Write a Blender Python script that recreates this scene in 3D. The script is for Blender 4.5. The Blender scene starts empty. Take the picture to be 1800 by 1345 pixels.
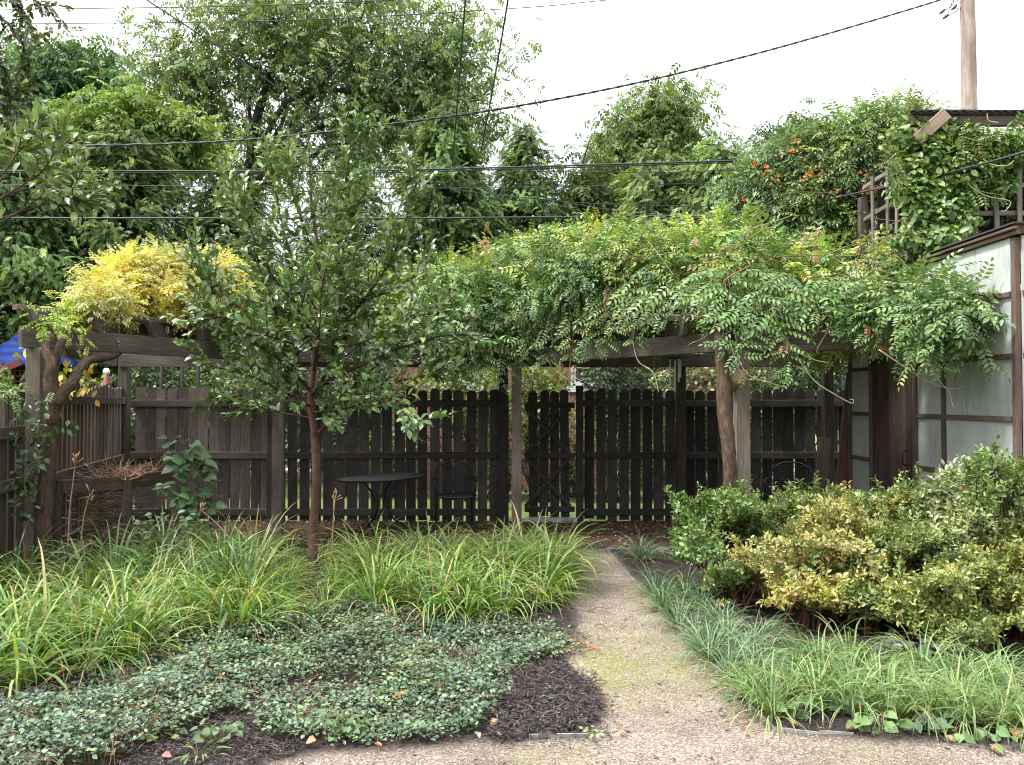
import bpy, math
import numpy as np
from math import radians, sin, cos, pi, atan, sqrt

# ------------------------------------------------------------------ camera, world, sun, exposure
sc = bpy.context.scene
C = sc.collection
F, PITCH, EYE = 1454.0, atan(32/1454.0), 1.6          # focal length in photo pixels, camera tilt, eye height
cam = bpy.data.cameras.new('camera'); camo = bpy.data.objects.new('camera', cam); C.objects.link(camo)
cam.sensor_width = 36.0; cam.lens = 36.0*F/1800.0; cam.clip_start = 0.05; cam.clip_end = 2000
camo.location = (0, 0, EYE); camo.rotation_euler = (pi/2 + PITCH, 0, 0)
sc.camera = camo

SUN = np.array([-0.50, -0.10, 0.86]); SUN /= np.linalg.norm(SUN)
sun_el = math.asin(SUN[2]); sun_az = math.atan2(SUN[0], SUN[1])
sl = bpy.data.lights.new('sun', 'SUN'); so = bpy.data.objects.new('sun', sl); C.objects.link(so)
sl.energy = 2.6; sl.angle = radians(7); sl.color = (1.0, 0.975, 0.93)
from mathutils import Vector
so.rotation_euler = Vector(SUN).to_track_quat('Z', 'Y').to_euler(); so.location = (-8, 6, 14)

w = bpy.data.worlds.new('World'); sc.world = w; w.use_nodes = True
nt = w.node_tree; nt.nodes.clear()
N = nt.nodes.new; L = nt.links.new
out = N('ShaderNodeOutputWorld'); sky = N('ShaderNodeTexSky'); sky.sky_type = 'NISHITA'; sky.sun_disc = False
sky.sun_elevation = sun_el; sky.sun_rotation = sun_az; sky.air_density = 1.2; sky.dust_density = 2.0
bg1 = N('ShaderNodeBackground'); bg1.inputs[1].default_value = 0.14; L(sky.outputs[0], bg1.inputs[0])
bg2 = N('ShaderNodeBackground'); bg2.inputs[0].default_value = (0.985, 0.99, 1.0, 1); bg2.inputs[1].default_value = 1.25
tc = N('ShaderNodeTexCoord'); mp = N('ShaderNodeMapping'); mp.inputs['Scale'].default_value = (1, 1, 2.2); mp.inputs['Location'].default_value = (0.35, 0.2, 0.1)
nz = N('ShaderNodeTexNoise'); nz.inputs['Scale'].default_value = 2.2; nz.inputs['Detail'].default_value = 7
rp = N('ShaderNodeValToRGB'); rp.color_ramp.elements[0].position = 0.32; rp.color_ramp.elements[1].position = 0.56
rp.color_ramp.elements[0].color = (.38, .38, .38, 1); rp.color_ramp.elements[1].color = (1, 1, 1, 1)
mx = N('ShaderNodeMixShader')
# overcast sky: brightest overhead, about a third of that at the horizon
sx_ = N('ShaderNodeSeparateXYZ'); mr = N('ShaderNodeMapRange'); mr.inputs['From Min'].default_value = 0.0; mr.inputs['From Max'].default_value = 1.0; mr.inputs['To Min'].default_value = 0.24; mr.inputs['To Max'].default_value = 2.15
L(tc.outputs['Generated'], sx_.inputs[0]); L(sx_.outputs[2], mr.inputs[0]); L(mr.outputs[0], bg2.inputs[1])
L(tc.outputs['Generated'], mp.inputs[0]); L(mp.outputs[0], nz.inputs['Vector']); L(nz.outputs[0], rp.inputs[0])
L(rp.outputs[0], mx.inputs[0]); L(bg1.outputs[0], mx.inputs[1]); L(bg2.outputs[0], mx.inputs[2]); L(mx.outputs[0], out.inputs[0])

vs = sc.view_settings; vs.view_transform = 'Standard'; vs.look = 'None'; vs.gamma = 1; vs.use_curve_mapping = False
vs.exposure = 1.25
try:
    sc.cycles.max_bounces = 8; sc.cycles.diffuse_bounces = 4; sc.cycles.transmission_bounces = 4; sc.cycles.transparent_max_bounces = 6
    sc.cycles.use_denoising = True; sc.cycles.filter_width = 1.15
except Exception: pass

# ------------------------------------------------------------------ measuring helpers (photo pixel -> place)
def ray(px, py):
    dx = (px-900)/F; dy = -(py-672.5)/F
    return np.array([dx, cos(PITCH)-sin(PITCH)*dy, sin(PITCH)+cos(PITCH)*dy])
def P(px, py, Y):
    r = ray(px, py); t = Y/r[1]
    return np.array([r[0]*t, Y, EYE+r[2]*t])
def G(px, py, z=0.0):
    r = ray(px, py); t = (z-EYE)/r[2]
    return np.array([r[0]*t, r[1]*t, z])
def nrm(a):
    a = np.asarray(a, float); return a/np.maximum(np.linalg.norm(a, axis=-1, keepdims=True), 1e-9)
rng = np.random.default_rng(11)

def hash2(ix, iy, s):
    h = np.sin(ix*127.1+iy*311.7+s*74.7)*43758.5453
    return h-np.floor(h)
def vnoise(x, y, s=0):
    ix, iy = np.floor(x), np.floor(y); fx, fy = x-ix, y-iy
    fx = fx*fx*(3-2*fx); fy = fy*fy*(3-2*fy)
    a, b, c, d = hash2(ix, iy, s), hash2(ix+1, iy, s), hash2(ix, iy+1, s), hash2(ix+1, iy+1, s)
    return (a*(1-fx)+b*fx)*(1-fy)+(c*(1-fx)+d*fx)*fy
def fbm(x, y, s=0, o=4):
    r = 0; a = .5
    for i in range(o): r = r+a*vnoise(x*2**i, y*2**i, s+i); a *= .5
    return r

# ------------------------------------------------------------------ geometry collector: one Geo = one mesh object
class Geo:
    def __init__(s): s.v = []; s.c = []; s.g = []; s.f = []; s.n = 0
    def add(s, v, faces, col=(1, 1, 1), gco=None, smooth=False, mat=0):
        v = np.asarray(v, float).reshape(-1, 3); n = len(v)
        col = np.asarray(col, float)
        if col.ndim == 1: col = np.broadcast_to(col, (n, 3))
        if gco is None: gco = v
        s.v.append(v); s.c.append(col); s.g.append(np.asarray(gco, float).reshape(-1, 3))
        if not isinstance(faces, (list, tuple)) or (len(faces) and np.ndim(faces[0]) == 1): faces = [faces]
        for f in faces:
            f = np.asarray(f, int)
            if f.size: s.f.append((f+s.n, smooth, mat))
        s.n += n
        return s
    def inst(s, tmpl, M, T, col, smooth=True, mat=0):
        tv, tf = tmpl; n = len(T); k = len(tv)
        v = np.einsum('nij,kj->nki', M, tv)+np.asarray(T)[:, None, :]
        col = np.repeat(np.asarray(col, float), k, axis=0)
        fs = [(f[None, :, :]+(np.arange(n)*k)[:, None, None]).reshape(-1, f.shape[1]) for f in tf]
        s.add(v.reshape(-1, 3), fs, col, None, smooth, mat)
        return s
    def mesh(s, name, mats, org=(0, 0, 0)):
        me = bpy.data.meshes.new(name)
        v = np.concatenate(s.v)-np.asarray(org); c = np.concatenate(s.c); g = np.concatenate(s.g)
        me.vertices.add(len(v)); me.vertices.foreach_set('co', v.astype(np.float32).ravel())
        lv = np.concatenate([f.ravel() for f, _, _ in s.f]).astype(np.int32)
        tot = np.concatenate([np.full(len(f), f.shape[1]) for f, _, _ in s.f])
        sm = np.concatenate([np.full(len(f), b) for f, b, _ in s.f]); mi = np.concatenate([np.full(len(f), m) for f, _, m in s.f])
        st = np.concatenate([[0], np.cumsum(tot)[:-1]]).astype(np.int32)
        me.loops.add(len(lv)); me.loops.foreach_set('vertex_index', lv)
        me.polygons.add(len(tot)); me.polygons.foreach_set('loop_start', st)
        me.polygons.foreach_set('use_smooth', sm.astype(bool)); me.polygons.foreach_set('material_index', mi.astype(np.int32))
        for m in (mats if isinstance(mats, (list, tuple)) else [mats]): me.materials.append(m)
        a = me.attributes.new('Col', 'FLOAT_COLOR', 'POINT')
        a.data.foreach_set('color', np.concatenate([c, np.ones((len(c), 1))], 1).astype(np.float32).ravel())
        a = me.attributes.new('gco', 'FLOAT_VECTOR', 'POINT'); a.data.foreach_set('vector', g.astype(np.float32).ravel())
        me.update(calc_edges=True)
        return me
ORG = {}
def tag(o, label=None, cat=None, group=None, kind=None):
    for k, v in (('label', label), ('category', cat), ('group', group), ('kind', kind)):
        if v: o[k] = v
    return o
def thing(name, label, cat, loc=(0, 0, 0), group=None):
    o = bpy.data.objects.new(name, None); C.objects.link(o); o.location = tuple(loc); o.empty_display_size = .1
    ORG[o.name] = np.asarray(loc, float)
    return tag(o, label, cat, group)
def build(name, geo, mats, parent=None, loc=None, label=None, cat=None, group=None, kind=None):
    org = ORG[parent.name] if parent is not None else np.asarray((0, 0, 0) if loc is None else loc, float)
    o = bpy.data.objects.new(name, geo.mesh(name, mats, org)); C.objects.link(o)
    if parent is not None: o.parent = parent; ORG[o.name] = org
    else: o.location = tuple(org); ORG[o.name] = org
    return tag(o, label, cat, group, kind)

# ------------------------------------------------------------------ shape makers
_boxf = np.array([[0, 1, 3, 2], [4, 6, 7, 5], [0, 4, 5, 1], [2, 3, 7, 6], [0, 2, 6, 4], [1, 5, 7, 3]])
def bar(g, a, b, wd, ht, up=(0, 0, 1), col=(1, 1, 1), ext=0.0, bev=0.004, chamfer=None):
    """A timber from a to b: width wd sideways, ht along `up`, bevelled edges, slightly irregular."""
    a = np.asarray(a, float); b = np.asarray(b, float); d = nrm(b-a); a = a-d*ext; b = b+d*ext; Ln = np.linalg.norm(b-a)
    up = np.asarray(up, float); s = nrm(np.cross(d, up)); u = np.cross(s, d)
    hw, hh = wd/2, ht/2; e = min(bev, hw*.4, hh*.4)
    prof = np.array([[-hw+e, -hh], [hw-e, -hh], [hw, -hh+e], [hw, hh-e], [hw-e, hh], [-hw+e, hh], [-hw, hh-e], [-hw, -hh+e]])
    nseg = max(2, int(Ln/.4)+1); ts = np.linspace(0, 1, nseg); V = []; Gc = []
    off = rng.uniform(0, 50, 3)
    for t in ts:
        j = rng.normal(0, .0012, 2) if 0 < t < 1 else np.zeros(2)
        for p in prof:
            x = t*Ln
            if chamfer and t in (0, 1) and chamfer[0 if t == 0 else 1]:
                x += (chamfer[0] if t == 0 else -chamfer[1])*(.5-p[1]/ht)
            V.append(a+d*x+s*(p[0]+j[0])+u*(p[1]+j[1])); Gc.append((t*Ln+off[0], p[0]+off[1], p[1]+off[2]))
    q = [[i*8+k, i*8+(k+1) % 8, (i+1)*8+(k+1) % 8, (i+1)*8+k] for i in range(nseg-1) for k in range(8)]
    n = (nseg-1)*8
    g.add(V, [np.array(q), np.array([list(range(7, -1, -1)), [n+k for k in range(8)]])], np.asarray(col)*rng.uniform(.85, 1.15), Gc)
    return g
def box(g, x0, x1, y0, y1, z0, z1, col=(1, 1, 1)):
    v = np.array([[x, y, z] for x in (x0, x1) for y in (y0, y1) for z in (z0, z1)], float)
    return g.add(v, _boxf, col, v+rng.uniform(0, 20, 3))
def spline(pts, n=30):
    p = np.asarray(pts, float)
    if len(p) < 3: return p[0]+(p[-1]-p[0])*np.linspace(0, 1, n)[:, None]
    q = np.vstack([2*p[0]-p[1], p, 2*p[-1]-p[-2]]); o = []
    t = np.linspace(0, len(p)-1-1e-6, n); i = t.astype(int); f = (t-i)[:, None]
    a, b, c, d = q[i], q[i+1], q[i+2], q[i+3]
    return .5*((2*b)+(c-a)*f+(2*a-5*b+4*c-d)*f*f+(3*b-a-3*c+d)*f**3)
def tube(g, pts, rad, k=8, col=(1, 1, 1), wob=0.0, cap=True, mat=0, smooth=True):
    p = np.asarray(pts, float); n = len(p); r = np.broadcast_to(np.asarray(rad, float), (n,))
    d = np.gradient(p, axis=0); d = nrm(d)
    ref = np.array([0, 0, 1.]) if abs(d[0][2]) < .9 else np.array([1., 0, 0])
    s = nrm(np.cross(d[0], ref)); S = [s]
    for i in range(1, n):
        s = S[-1]-d[i]*np.dot(S[-1], d[i]); S.append(nrm(s))
    S = np.array(S); U = np.cross(d, S); an = np.arange(k)*2*pi/k
    rr = r[:, None]*np.ones((1, k))
    if wob: rr = rr*(1+rng.normal(0, wob, (n, k)))
    V = p[:, None, :]+rr[..., None]*(np.cos(an)[None, :, None]*S[:, None, :]+np.sin(an)[None, :, None]*U[:, None, :])
    ln = np.concatenate([[0], np.cumsum(np.linalg.norm(np.diff(p, axis=0), axis=1))]); o = rng.uniform(0, 30, 3)
    Gc = np.stack([np.repeat(ln[:, None], k, 1)+o[0], rr*np.cos(an)+o[1], rr*np.sin(an)+o[2]], -1)
    i = np.arange(n-1)[:, None]*k; j = np.arange(k)[None, :]; j2 = (j+1) % k
    q = np.stack([i+j, i+j2, i+k+j2, i+k+j], -1).reshape(-1, 4)
    fs = [q]
    if cap: fs.append(np.array([list(range(k-1, -1, -1)), [(n-1)*k+x for x in range(k)]]))
    return g.add(V.reshape(-1, 3), fs, col, Gc.reshape(-1, 3), smooth, mat)
def tubes_batch(g, A, B, r, k=3, col=(1, 1, 1)):
    """many thin straight rods at once"""
    A = np.asarray(A, float); B = np.asarray(B, float); d = nrm(B-A); ref = np.where(np.abs(d[:, 2:3]) < .9, [[0, 0, 1.]], [[1., 0, 0]])
    s = nrm(np.cross(d, ref)); u = np.cross(d, s); an = np.arange(k)*2*pi/k
    ring = np.cos(an)[None, :, None]*s[:, None]+np.sin(an)[None, :, None]*u[:, None]
    r = np.broadcast_to(np.asarray(r, float), (len(A),))[:, None, None]
    V = np.concatenate([A[:, None]+ring*r, B[:, None]+ring*r*.7], 1); n = len(A)
    j = np.arange(k); f = np.stack([j, (j+1) % k, k+(j+1) % k, k+j], -1)
    col = np.asarray(col, float); col = np.repeat(col, 2*k, 0) if col.ndim == 2 else col
    return g.add(V.reshape(-1, 3), (f[None]+(np.arange(n)*2*k)[:, None, None]).reshape(-1, 4), col, None, True)

# leaf templates: x sideways, y along, z normal
def T(v, *fs): return (np.array(v, float), [np.array(f) for f in fs])
LEAF = T([(0, 0, 0), (0, .36, -.02), (0, .7, -.05), (0, 1, -.16), (-.27, .3, .06), (-.24, .66, .02), (.27, .3, .06), (.24, .66, .02)],
         [(0, 1, 4), (0, 6, 1), (2, 3, 5), (2, 7, 3)], [(1, 2, 5, 4), (1, 6, 7, 2)])
OVAL = T([(0, 0, 0), (0, .5, -.03), (0, 1, -.1), (-.34, .28, .05), (-.36, .62, .05), (.34, .28, .05), (.36, .62, .05)],
         [(0, 1, 3), (0, 5, 1), (1, 2, 4), (1, 6, 2), (1, 4, 3), (1, 5, 6)])
SLIM = T([(0, 0, 0), (-.17, .42, .05), (0, 1, -.12), (.17, .42, .05)], [(0, 3, 2), (0, 2, 1)])
LFT = T([(0, 0, 0), (-.18, .38, .05), (0, .5, -.03), (.18, .38, .05), (0, 1, -.12), (-.13, .72, .01), (.13, .72, .01)], [(0, 2, 1), (0, 3, 2), (1, 2, 5), (2, 3, 6), (5, 2, 4), (2, 6, 4)])
HEART = T([(0, 0, 0), (-.3, -.12, .02), (-.52, .2, .07), (-.36, .62, .03), (0, 1, -.18), (.36, .62, .03), (.52, .2, .07), (.3, -.12, .02), (0, .45, -.05)],
          [(0, 8, 1), (1, 8, 2), (2, 8, 3), (3, 8, 4), (4, 8, 5), (5, 8, 6), (6, 8, 7), (7, 8, 0)])
def frames(d, n, sx, sy=None):
    d = nrm(d); s = nrm(np.cross(d, n)); n2 = np.cross(s, d)
    sx = np.broadcast_to(np.asarray(sx, float), (len(d),)); sy = sx if sy is None else np.broadcast_to(np.asarray(sy, float), (len(d),))
    return np.stack([s*sx[:, None], d*sy[:, None], n2*sy[:, None]], -1)
def merge(items):
    """items: (template, 3x3, pos) -> one template"""
    V = []; Fd = {}; n = 0
    for (tv, tf), M, t in items:
        V.append(tv@np.asarray(M).T+np.asarray(t))
        for f in tf: Fd.setdefault(f.shape[1], []).append(f+n)
        n += len(tv)
    return (np.concatenate(V), [np.concatenate(x) for x in Fd.values()])
def compound(pairs, ll, droop=.5, base=LEAF, r=None, lw=.9, fold=.35):
    """pinnate leaf of unit length: pairs of leaflets and one at the tip, hanging from an arching rachis"""
    r = r or np.random.default_rng(1); items = []; pos = np.array([0., 0, 0]); ang = .25
    st = 1/(pairs+1)
    for i in range(pairs+1):
        ang -= droop/(pairs+1); dr = np.array([0, cos(ang), sin(ang)])
        pos = pos+dr*st
        up = np.array([0, -sin(ang), cos(ang)])
        sides = (-1, 1) if i < pairs else (0,)
        for sd in sides:
            if i == 0 and pairs > 3 and r.random() < .3: continue
            d = nrm(dr*(.55+.1*i/pairs)+np.array([sd*1., 0, 0])*(1 if sd else 0)-up*fold*r.uniform(.4, 1.5)) if sd else dr-up*.2
            n = nrm(up+np.array([sd*.2, 0, 0])+r.normal(0, .18, 3)); l = ll*r.uniform(.85, 1.12)*(1-.25*abs(i/pairs-.45))
            items.append((base, frames(d[None], n[None], l*lw, l)[0], pos))
    return merge(items)
def palette(n, cols, wts=None, j=.18, r=rng):
    cols = np.asarray(cols, float); p = None if wts is None else np.asarray(wts, float)/np.sum(wts)
    c = cols[r.choice(len(cols), n, p=p)]
    return np.clip(c*np.exp(r.normal(0, j, (n, 1)))*np.exp(r.normal(0, j*.35, (n, 3))), .003, .9)

# ------------------------------------------------------------------ materials
def newmat(name):
    m = bpy.data.materials.new(name); m.use_nodes = True; t = m.node_tree; t.nodes.clear()
    o = t.nodes.new('ShaderNodeOutputMaterial'); b = t.nodes.new('ShaderNodeBsdfPrincipled'); t.links.new(b.outputs[0], o.inputs[0])
    return m, t, b, o
def attr(t, n):
    a = t.nodes.new('ShaderNodeAttribute'); a.attribute_name = n; return a
def mixc(t, a, b, fac, mode='MIX'):
    m = t.nodes.new('ShaderNodeMix'); m.data_type = 'RGBA'; m.blend_type = mode
    for s, v in ((m.inputs[0], fac), (m.inputs[6], a), (m.inputs[7], b)):
        if hasattr(v, 'is_output'): t.links.new(v, s)
        else: s.default_value = v if not isinstance(v, tuple) else (*v, 1) if len(v) == 3 else v
    return m.outputs[2]
def noise(t, vec, scale, detail=4, rough=.55, mapping=None):
    if mapping:
        mp = t.nodes.new('ShaderNodeMapping'); mp.inputs['Scale'].default_value = mapping; t.links.new(vec, mp.inputs[0]); vec = mp.outputs[0]
    n = t.nodes.new('ShaderNodeTexNoise'); n.inputs['Scale'].default_value = scale; n.inputs['Detail'].default_value = detail; n.inputs['Roughness'].default_value = rough
    t.links.new(vec, n.inputs['Vector']); return n.outputs[0]
def ramp(t, fac, stops):
    r = t.nodes.new('ShaderNodeValToRGB'); e = r.color_ramp.elements
    while len(e) < len(stops): e.new(.5)
    for i, (p, c) in enumerate(stops): e[i].position = p; e[i].color = (*c, 1) if len(c) == 3 else c
    t.links.new(fac, r.inputs[0]); return r.outputs[0]
def bump(t, b, h, strength=.4, dist=.01):
    n = t.nodes.new('ShaderNodeBump'); n.inputs['Strength'].default_value = strength; n.inputs['Distance'].default_value = dist
    t.links.new(h, n.inputs['Height']); t.links.new(n.outputs[0], b.inputs['Normal'])
def leafmat(name, trans=.22, rough=.42, tint=(1.45, 1.5, .75), spec=.5):
    m, t, b, o = newmat(name); a = attr(t, 'Col'); g = attr(t, 'gco')
    n = noise(t, g.outputs['Vector'], 14, 2)
    col = mixc(t, a.outputs['Color'], ramp(t, n, [(.3, (.72, .72, .72)), (.7, (1.25, 1.25, 1.2))]), 1.0, 'MULTIPLY')
    t.links.new(col, b.inputs['Base Color']); b.inputs['Roughness'].default_value = rough; b.inputs['Specular IOR Level'].default_value = spec
    tr = t.nodes.new('ShaderNodeBsdfTranslucent'); t.links.new(mixc(t, col, tint, 1.0, 'MULTIPLY'), tr.inputs[0])
    ms = t.nodes.new('ShaderNodeMixShader'); ms.inputs[0].default_value = trans
    t.links.new(b.outputs[0], ms.inputs[1]); t.links.new(tr.outputs[0], ms.inputs[2]); t.links.new(ms.outputs[0], o.inputs[0])
    return m
def woodmat(name, dark, light, sc=1.0, rough=.85, streak=22, knots=True):
    m, t, b, o = newmat(name); g = attr(t, 'gco'); a = attr(t, 'Col')
    n = noise(t, g.outputs['Vector'], 5*sc, 6, .65, (1.1, streak, streak))
    n2 = noise(t, g.outputs['Vector'], 1.7*sc, 4, .6, (1, 3, 3))
    c = ramp(t, n, [(.28, dark), (.52, tuple(.5*(x+y) for x, y in zip(dark, light))), (.75, light)])
    c = mixc(t, c, ramp(t, n2, [(.3, (.6, .58, .56)), (.7, (1.2, 1.2, 1.2))]), 1.0, 'MULTIPLY')
    c = mixc(t, c, a.outputs['Color'], 1.0, 'MULTIPLY')
    t.links.new(c, b.inputs['Base Color']); b.inputs['Roughness'].default_value = rough; b.inputs['Specular IOR Level'].default_value = .25
    bump(t, b, n, .5, .006); return m
def barkmat(name, dark, light, sc=1.0, stretch=.35):
    m, t, b, o = newmat(name); g = attr(t, 'gco'); a = attr(t, 'Col')
    n = noise(t, g.outputs['Vector'], 40*sc, 6, .65, (stretch, 1, 1)); n2 = noise(t, g.outputs['Vector'], 6*sc, 3)
    c = ramp(t, n, [(.3, dark), (.7, light)])
    c = mixc(t, c, ramp(t, n2, [(.3, (.6, .6, .6)), (.7, (1.3, 1.25, 1.2))]), 1.0, 'MULTIPLY'); c = mixc(t, c, a.outputs['Color'], 1.0, 'MULTIPLY')
    t.links.new(c, b.inputs['Base Color']); b.inputs['Roughness'].default_value = .9; b.inputs['Specular IOR Level'].default_value = .2
    bump(t, b, n, .7, .012); return m
def plain(name, col, rough=.6, metal=0, var=.25, sc=20, spec=.4):
    m, t, b, o = newmat(name); g = attr(t, 'gco'); a = attr(t, 'Col'); n = noise(t, g.outputs['Vector'], sc, 5)
    c = mixc(t, col, ramp(t, n, [(.3, (1-var,)*3), (.7, (1+var,)*3)]), 1.0, 'MULTIPLY'); c = mixc(t, c, a.outputs['Color'], 1.0, 'MULTIPLY')
    t.links.new(c, b.inputs['Base Color']); b.inputs['Roughness'].default_value = rough; b.inputs['Metallic'].default_value = metal; b.inputs['Specular IOR Level'].default_value = spec
    return m
M = dict(
    leaf=leafmat('leaf'), glossy=leafmat('glossy_leaf', .16, .38, (1.4, 1.5, .7), .5), blade=leafmat('blade_leaf', .28, .38, (1.45, 1.45, .65)), dull=leafmat('distant_leaf', .24, .65, (1.5, 1.5, .6), .2),
    wood=woodmat('weathered_wood', (.055, .047, .042), (.165, .142, .128)), fence=woodmat('fence_wood', (.038, .034, .032), (.135, .118, .11)),
    brown=woodmat('stained_wood', (.06, .042, .036), (.17, .125, .108)), pole=woodmat('pole_wood', (.26, .185, .155), (.50, .41, .37), .5, .85, 9),
    grey=woodmat('silvered_wood', (.13, .11, .10), (.33, .28, .25)), bark=barkmat('bark', (.034, .027, .023), (.125, .098, .083)), redbark=barkmat('reddish_bark', (.045, .026, .021), (.16, .088, .068), 1.2, 2.5),
    dark_bark=barkmat('dark_bark', (.02, .017, .015), (.07, .058, .05)), twig=plain('twig', (.16, .11, .08), .8), iron=plain('black_iron', (.016, .017, .019), .4, .3),
    wire=plain('cable_rubber', (.03, .03, .034), .5), steel=plain('pale_steel', (.85, .85, .86), .45, 0, .03), galv=plain('galvanised_wire', (.30, .31, .31), .5, .6))

# ================================================================== GROUND
def inpoly(x, y, poly):
    poly = np.asarray(poly)[:, :2]; r = np.zeros(x.shape, bool); n = len(poly)
    for i in range(n):
        (x1, y1), (x2, y2) = poly[i], poly[(i+1) % n]
        c = ((y1 > y) != (y2 > y)); r ^= c & (x < (x2-x1)*(y-y1)/((y2-y1) if y2 != y1 else 1e-9)+x1)
    return r
def gp(*pts): return [G(a, b)[:2] for a, b in pts]
PATH = gp((1066, 966), (1150, 1066), (1262, 1180), (1365, 1288), (1500, 1297), (1800, 1322))+[(7, 3.75), (7, -3), (-7, -3), (-7, 3.2)] + \
    gp((300, 1390), (430, 1352), (560, 1324), (700, 1314), (880, 1307), (1035, 1292), (1052, 1240), (1036, 1200), (985, 1168), (1000, 1130), (1018, 1090), (1003, 1030), (985, 966))
def hgt(x, y):
    h = .022*(fbm(x*1.3, y*1.3, 3)-.5)+.012*(fbm(x*6, y*6, 9, 3)-.5)
    return h
gx0, gx1, gy0, gy1, cs = -6.6, 7.2, -1.0, 11.03, .035
xs = np.arange(gx0, gx1, cs); ys = np.arange(gy0, gy1, cs); X, Y = np.meshgrid(xs, ys)
wx = X+(fbm(X*5, Y*5, 1)-.47)*.16; wy = Y+(fbm(X*5, Y*5, 2)-.47)*.16
pm = inpoly(wx, wy, PATH).astype(float)
lit = np.clip((Y-8.95+.35*(fbm(X*3, Y*3, 5)-.45))/.35, 0, 1)
def blur(a, n):
    for _ in range(n):
        a = (a+np.roll(a, 1, 0)+np.roll(a, -1, 0)+np.roll(a, 1, 1)+np.roll(a, -1, 1))/5
    return a
pmb = blur(pm, 3)*(1-lit)
moss = np.zeros_like(X)
for (px, py, r, k) in [(1060, 1190, .28, 1.1), (1050, 1165, .2, .7), (1215, 1172, .26, 1.1), (1200, 1120, .3, .5), (1130, 1160, .35, .45), (1140, 1050, .2, .7), (1110, 1120, .3, .4), (1120, 1205, .3, .45), (1165, 1090, .25, .5),
                       (1010, 1330, .12, .8), (915, 1335, .1, .9), (1040, 1110, .2, .4), (1560, 1325, .25, .4), (1480, 1310, .3, .35), (1030, 1160, .2, .5)]:
    p = G(px, py); moss += k*np.exp(-(((X-p[0])/r)**2+((Y-p[1])/(r*1.6))**2))
moss = np.clip(moss*.52*(fbm(X*9, Y*9, 7)*1.5), 0, 1)
Z = hgt(X, Y)+.014*(1-pmb)*(fbm(X*14, Y*14, 8, 3))
V = np.stack([X, Y, Z], -1).reshape(-1, 3); ny, nx = X.shape
colr = np.stack([pmb, moss, lit], -1).reshape(-1, 3)
i = np.arange(ny-1)[:, None]*nx+np.arange(nx-1)[None]; quad = np.stack([i, i+1, i+nx+1, i+nx], -1).reshape(-1, 4)
ga, ta, ba, _ = newmat('ground_soil_gravel')
def ground_nodes(t, b):
    a = attr(t, 'Col'); g = attr(t, 'gco').outputs['Vector']; sep = t.nodes.new('ShaderNodeSeparateColor'); t.links.new(a.outputs['Color'], sep.inputs[0])
    vo = t.nodes.new('ShaderNodeTexVoronoi'); vo.inputs['Scale'].default_value = 135; t.links.new(g, vo.inputs['Vector'])
    sp2 = t.nodes.new('ShaderNodeSeparateColor'); t.links.new(vo.outputs['Color'], sp2.inputs[0])
    gr = ramp(t, sp2.outputs[0], [(0, (.085, .068, .058)), (.25, (.165, .134, .113)), (.6, (.235, .191, .163)), (.88, (.315, .262, .23)), (1, (.45, .40, .36))])
    big = noise(t, g, 2.3, 5); gr = mixc(t, gr, ramp(t, big, [(.3, (.66, .64, .62)), (.65, (1.12, 1.1, 1.07))]), 1.0, 'MULTIPLY')
    mid = noise(t, g, 30, 5, .7); gr = mixc(t, gr, (.16, .12, .085), ramp(t, mid, [(.55, (0, 0, 0)), (.75, (.55, .55, .55))]))
    mn = noise(t, g, 55, 5, .7); mc = ramp(t, mn, [(.3, (.08, .09, .02)), (.6, (.20, .205, .045)), (.8, (.31, .30, .09))])
    mf = t.nodes.new('ShaderNodeMath'); mf.operation = 'MULTIPLY'; mf.use_clamp = True
    t.links.new(sep.outputs[1], mf.inputs[0]); t.links.new(ramp(t, noise(t, g, 26, 5, .75), [(.38, (0, 0, 0)), (.58, (1.2, 1.2, 1.2))]), mf.inputs[1])
    gr = mixc(t, gr, mc, mf.outputs[0])
    n1 = noise(t, g, 60, 6, .7, (1, 1, 1)); mul = ramp(t, n1, [(.3, (.016, .012, .011)), (.55, (.036, .027, .025)), (.75, (.075, .056, .05)), (.9, (.15, .11, .09))])
    n3 = noise(t, g, 75, 4, .7); lt = ramp(t, n3, [(.3, (.02, .013, .010)), (.5, (.05, .029, .021)), (.68, (.11, .06, .042)), (.85, (.20, .12, .08))])
    so_ = mixc(t, mul, lt, sep.outputs[2]); c = mixc(t, so_, gr, sep.outputs[0])
    t.links.new(c, b.inputs['Base Color']); b.inputs['Roughness'].default_value = .93; b.inputs['Specular IOR Level'].default_value = .2
    ad = t.nodes.new('ShaderNodeMath'); ad.operation = 'ADD'; t.links.new(vo.outputs['Distance'], ad.inputs[0]); t.links.new(n1, ad.inputs[1])
    bump(t, b, ad.outputs[0], .7, .008)
ground_nodes(ta, ba)
fm = colr[quad].mean(1)
sel = np.where(fm[:, 2] > .5, 2, np.where(fm[:, 0] > .5, 0, 1))
for k, nm in ((0, 'gravel_path'), (1, 'garden_bed'), (2, 'mulch_floor')):
    q = quad[sel == k]; u, inv = np.unique(q, return_inverse=True)
    g = Geo().add(V[u], inv.reshape(-1, 4), colr[u], None, True)
    build(nm, g, ga, kind='structure')
lm, t, b, _ = newmat('lawn_grass'); gc = attr(t, 'gco').outputs['Vector']
c = ramp(t, noise(t, gc, 7, 8, .75), [(.3, (.055, .09, .018)), (.55, (.10, .155, .03)), (.75, (.18, .22, .06))]); t.links.new(c, b.inputs['Base Color']); b.inputs['Roughness'].default_value = .9
R = 700; g = Geo().add([(-R, -60, -.07), (R, -60, -.07), (R, 2*R, -.07), (-R, 2*R, -.07)], np.array([[0, 1, 2, 3]])); build('lawn', g, lm, kind='structure')
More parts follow.
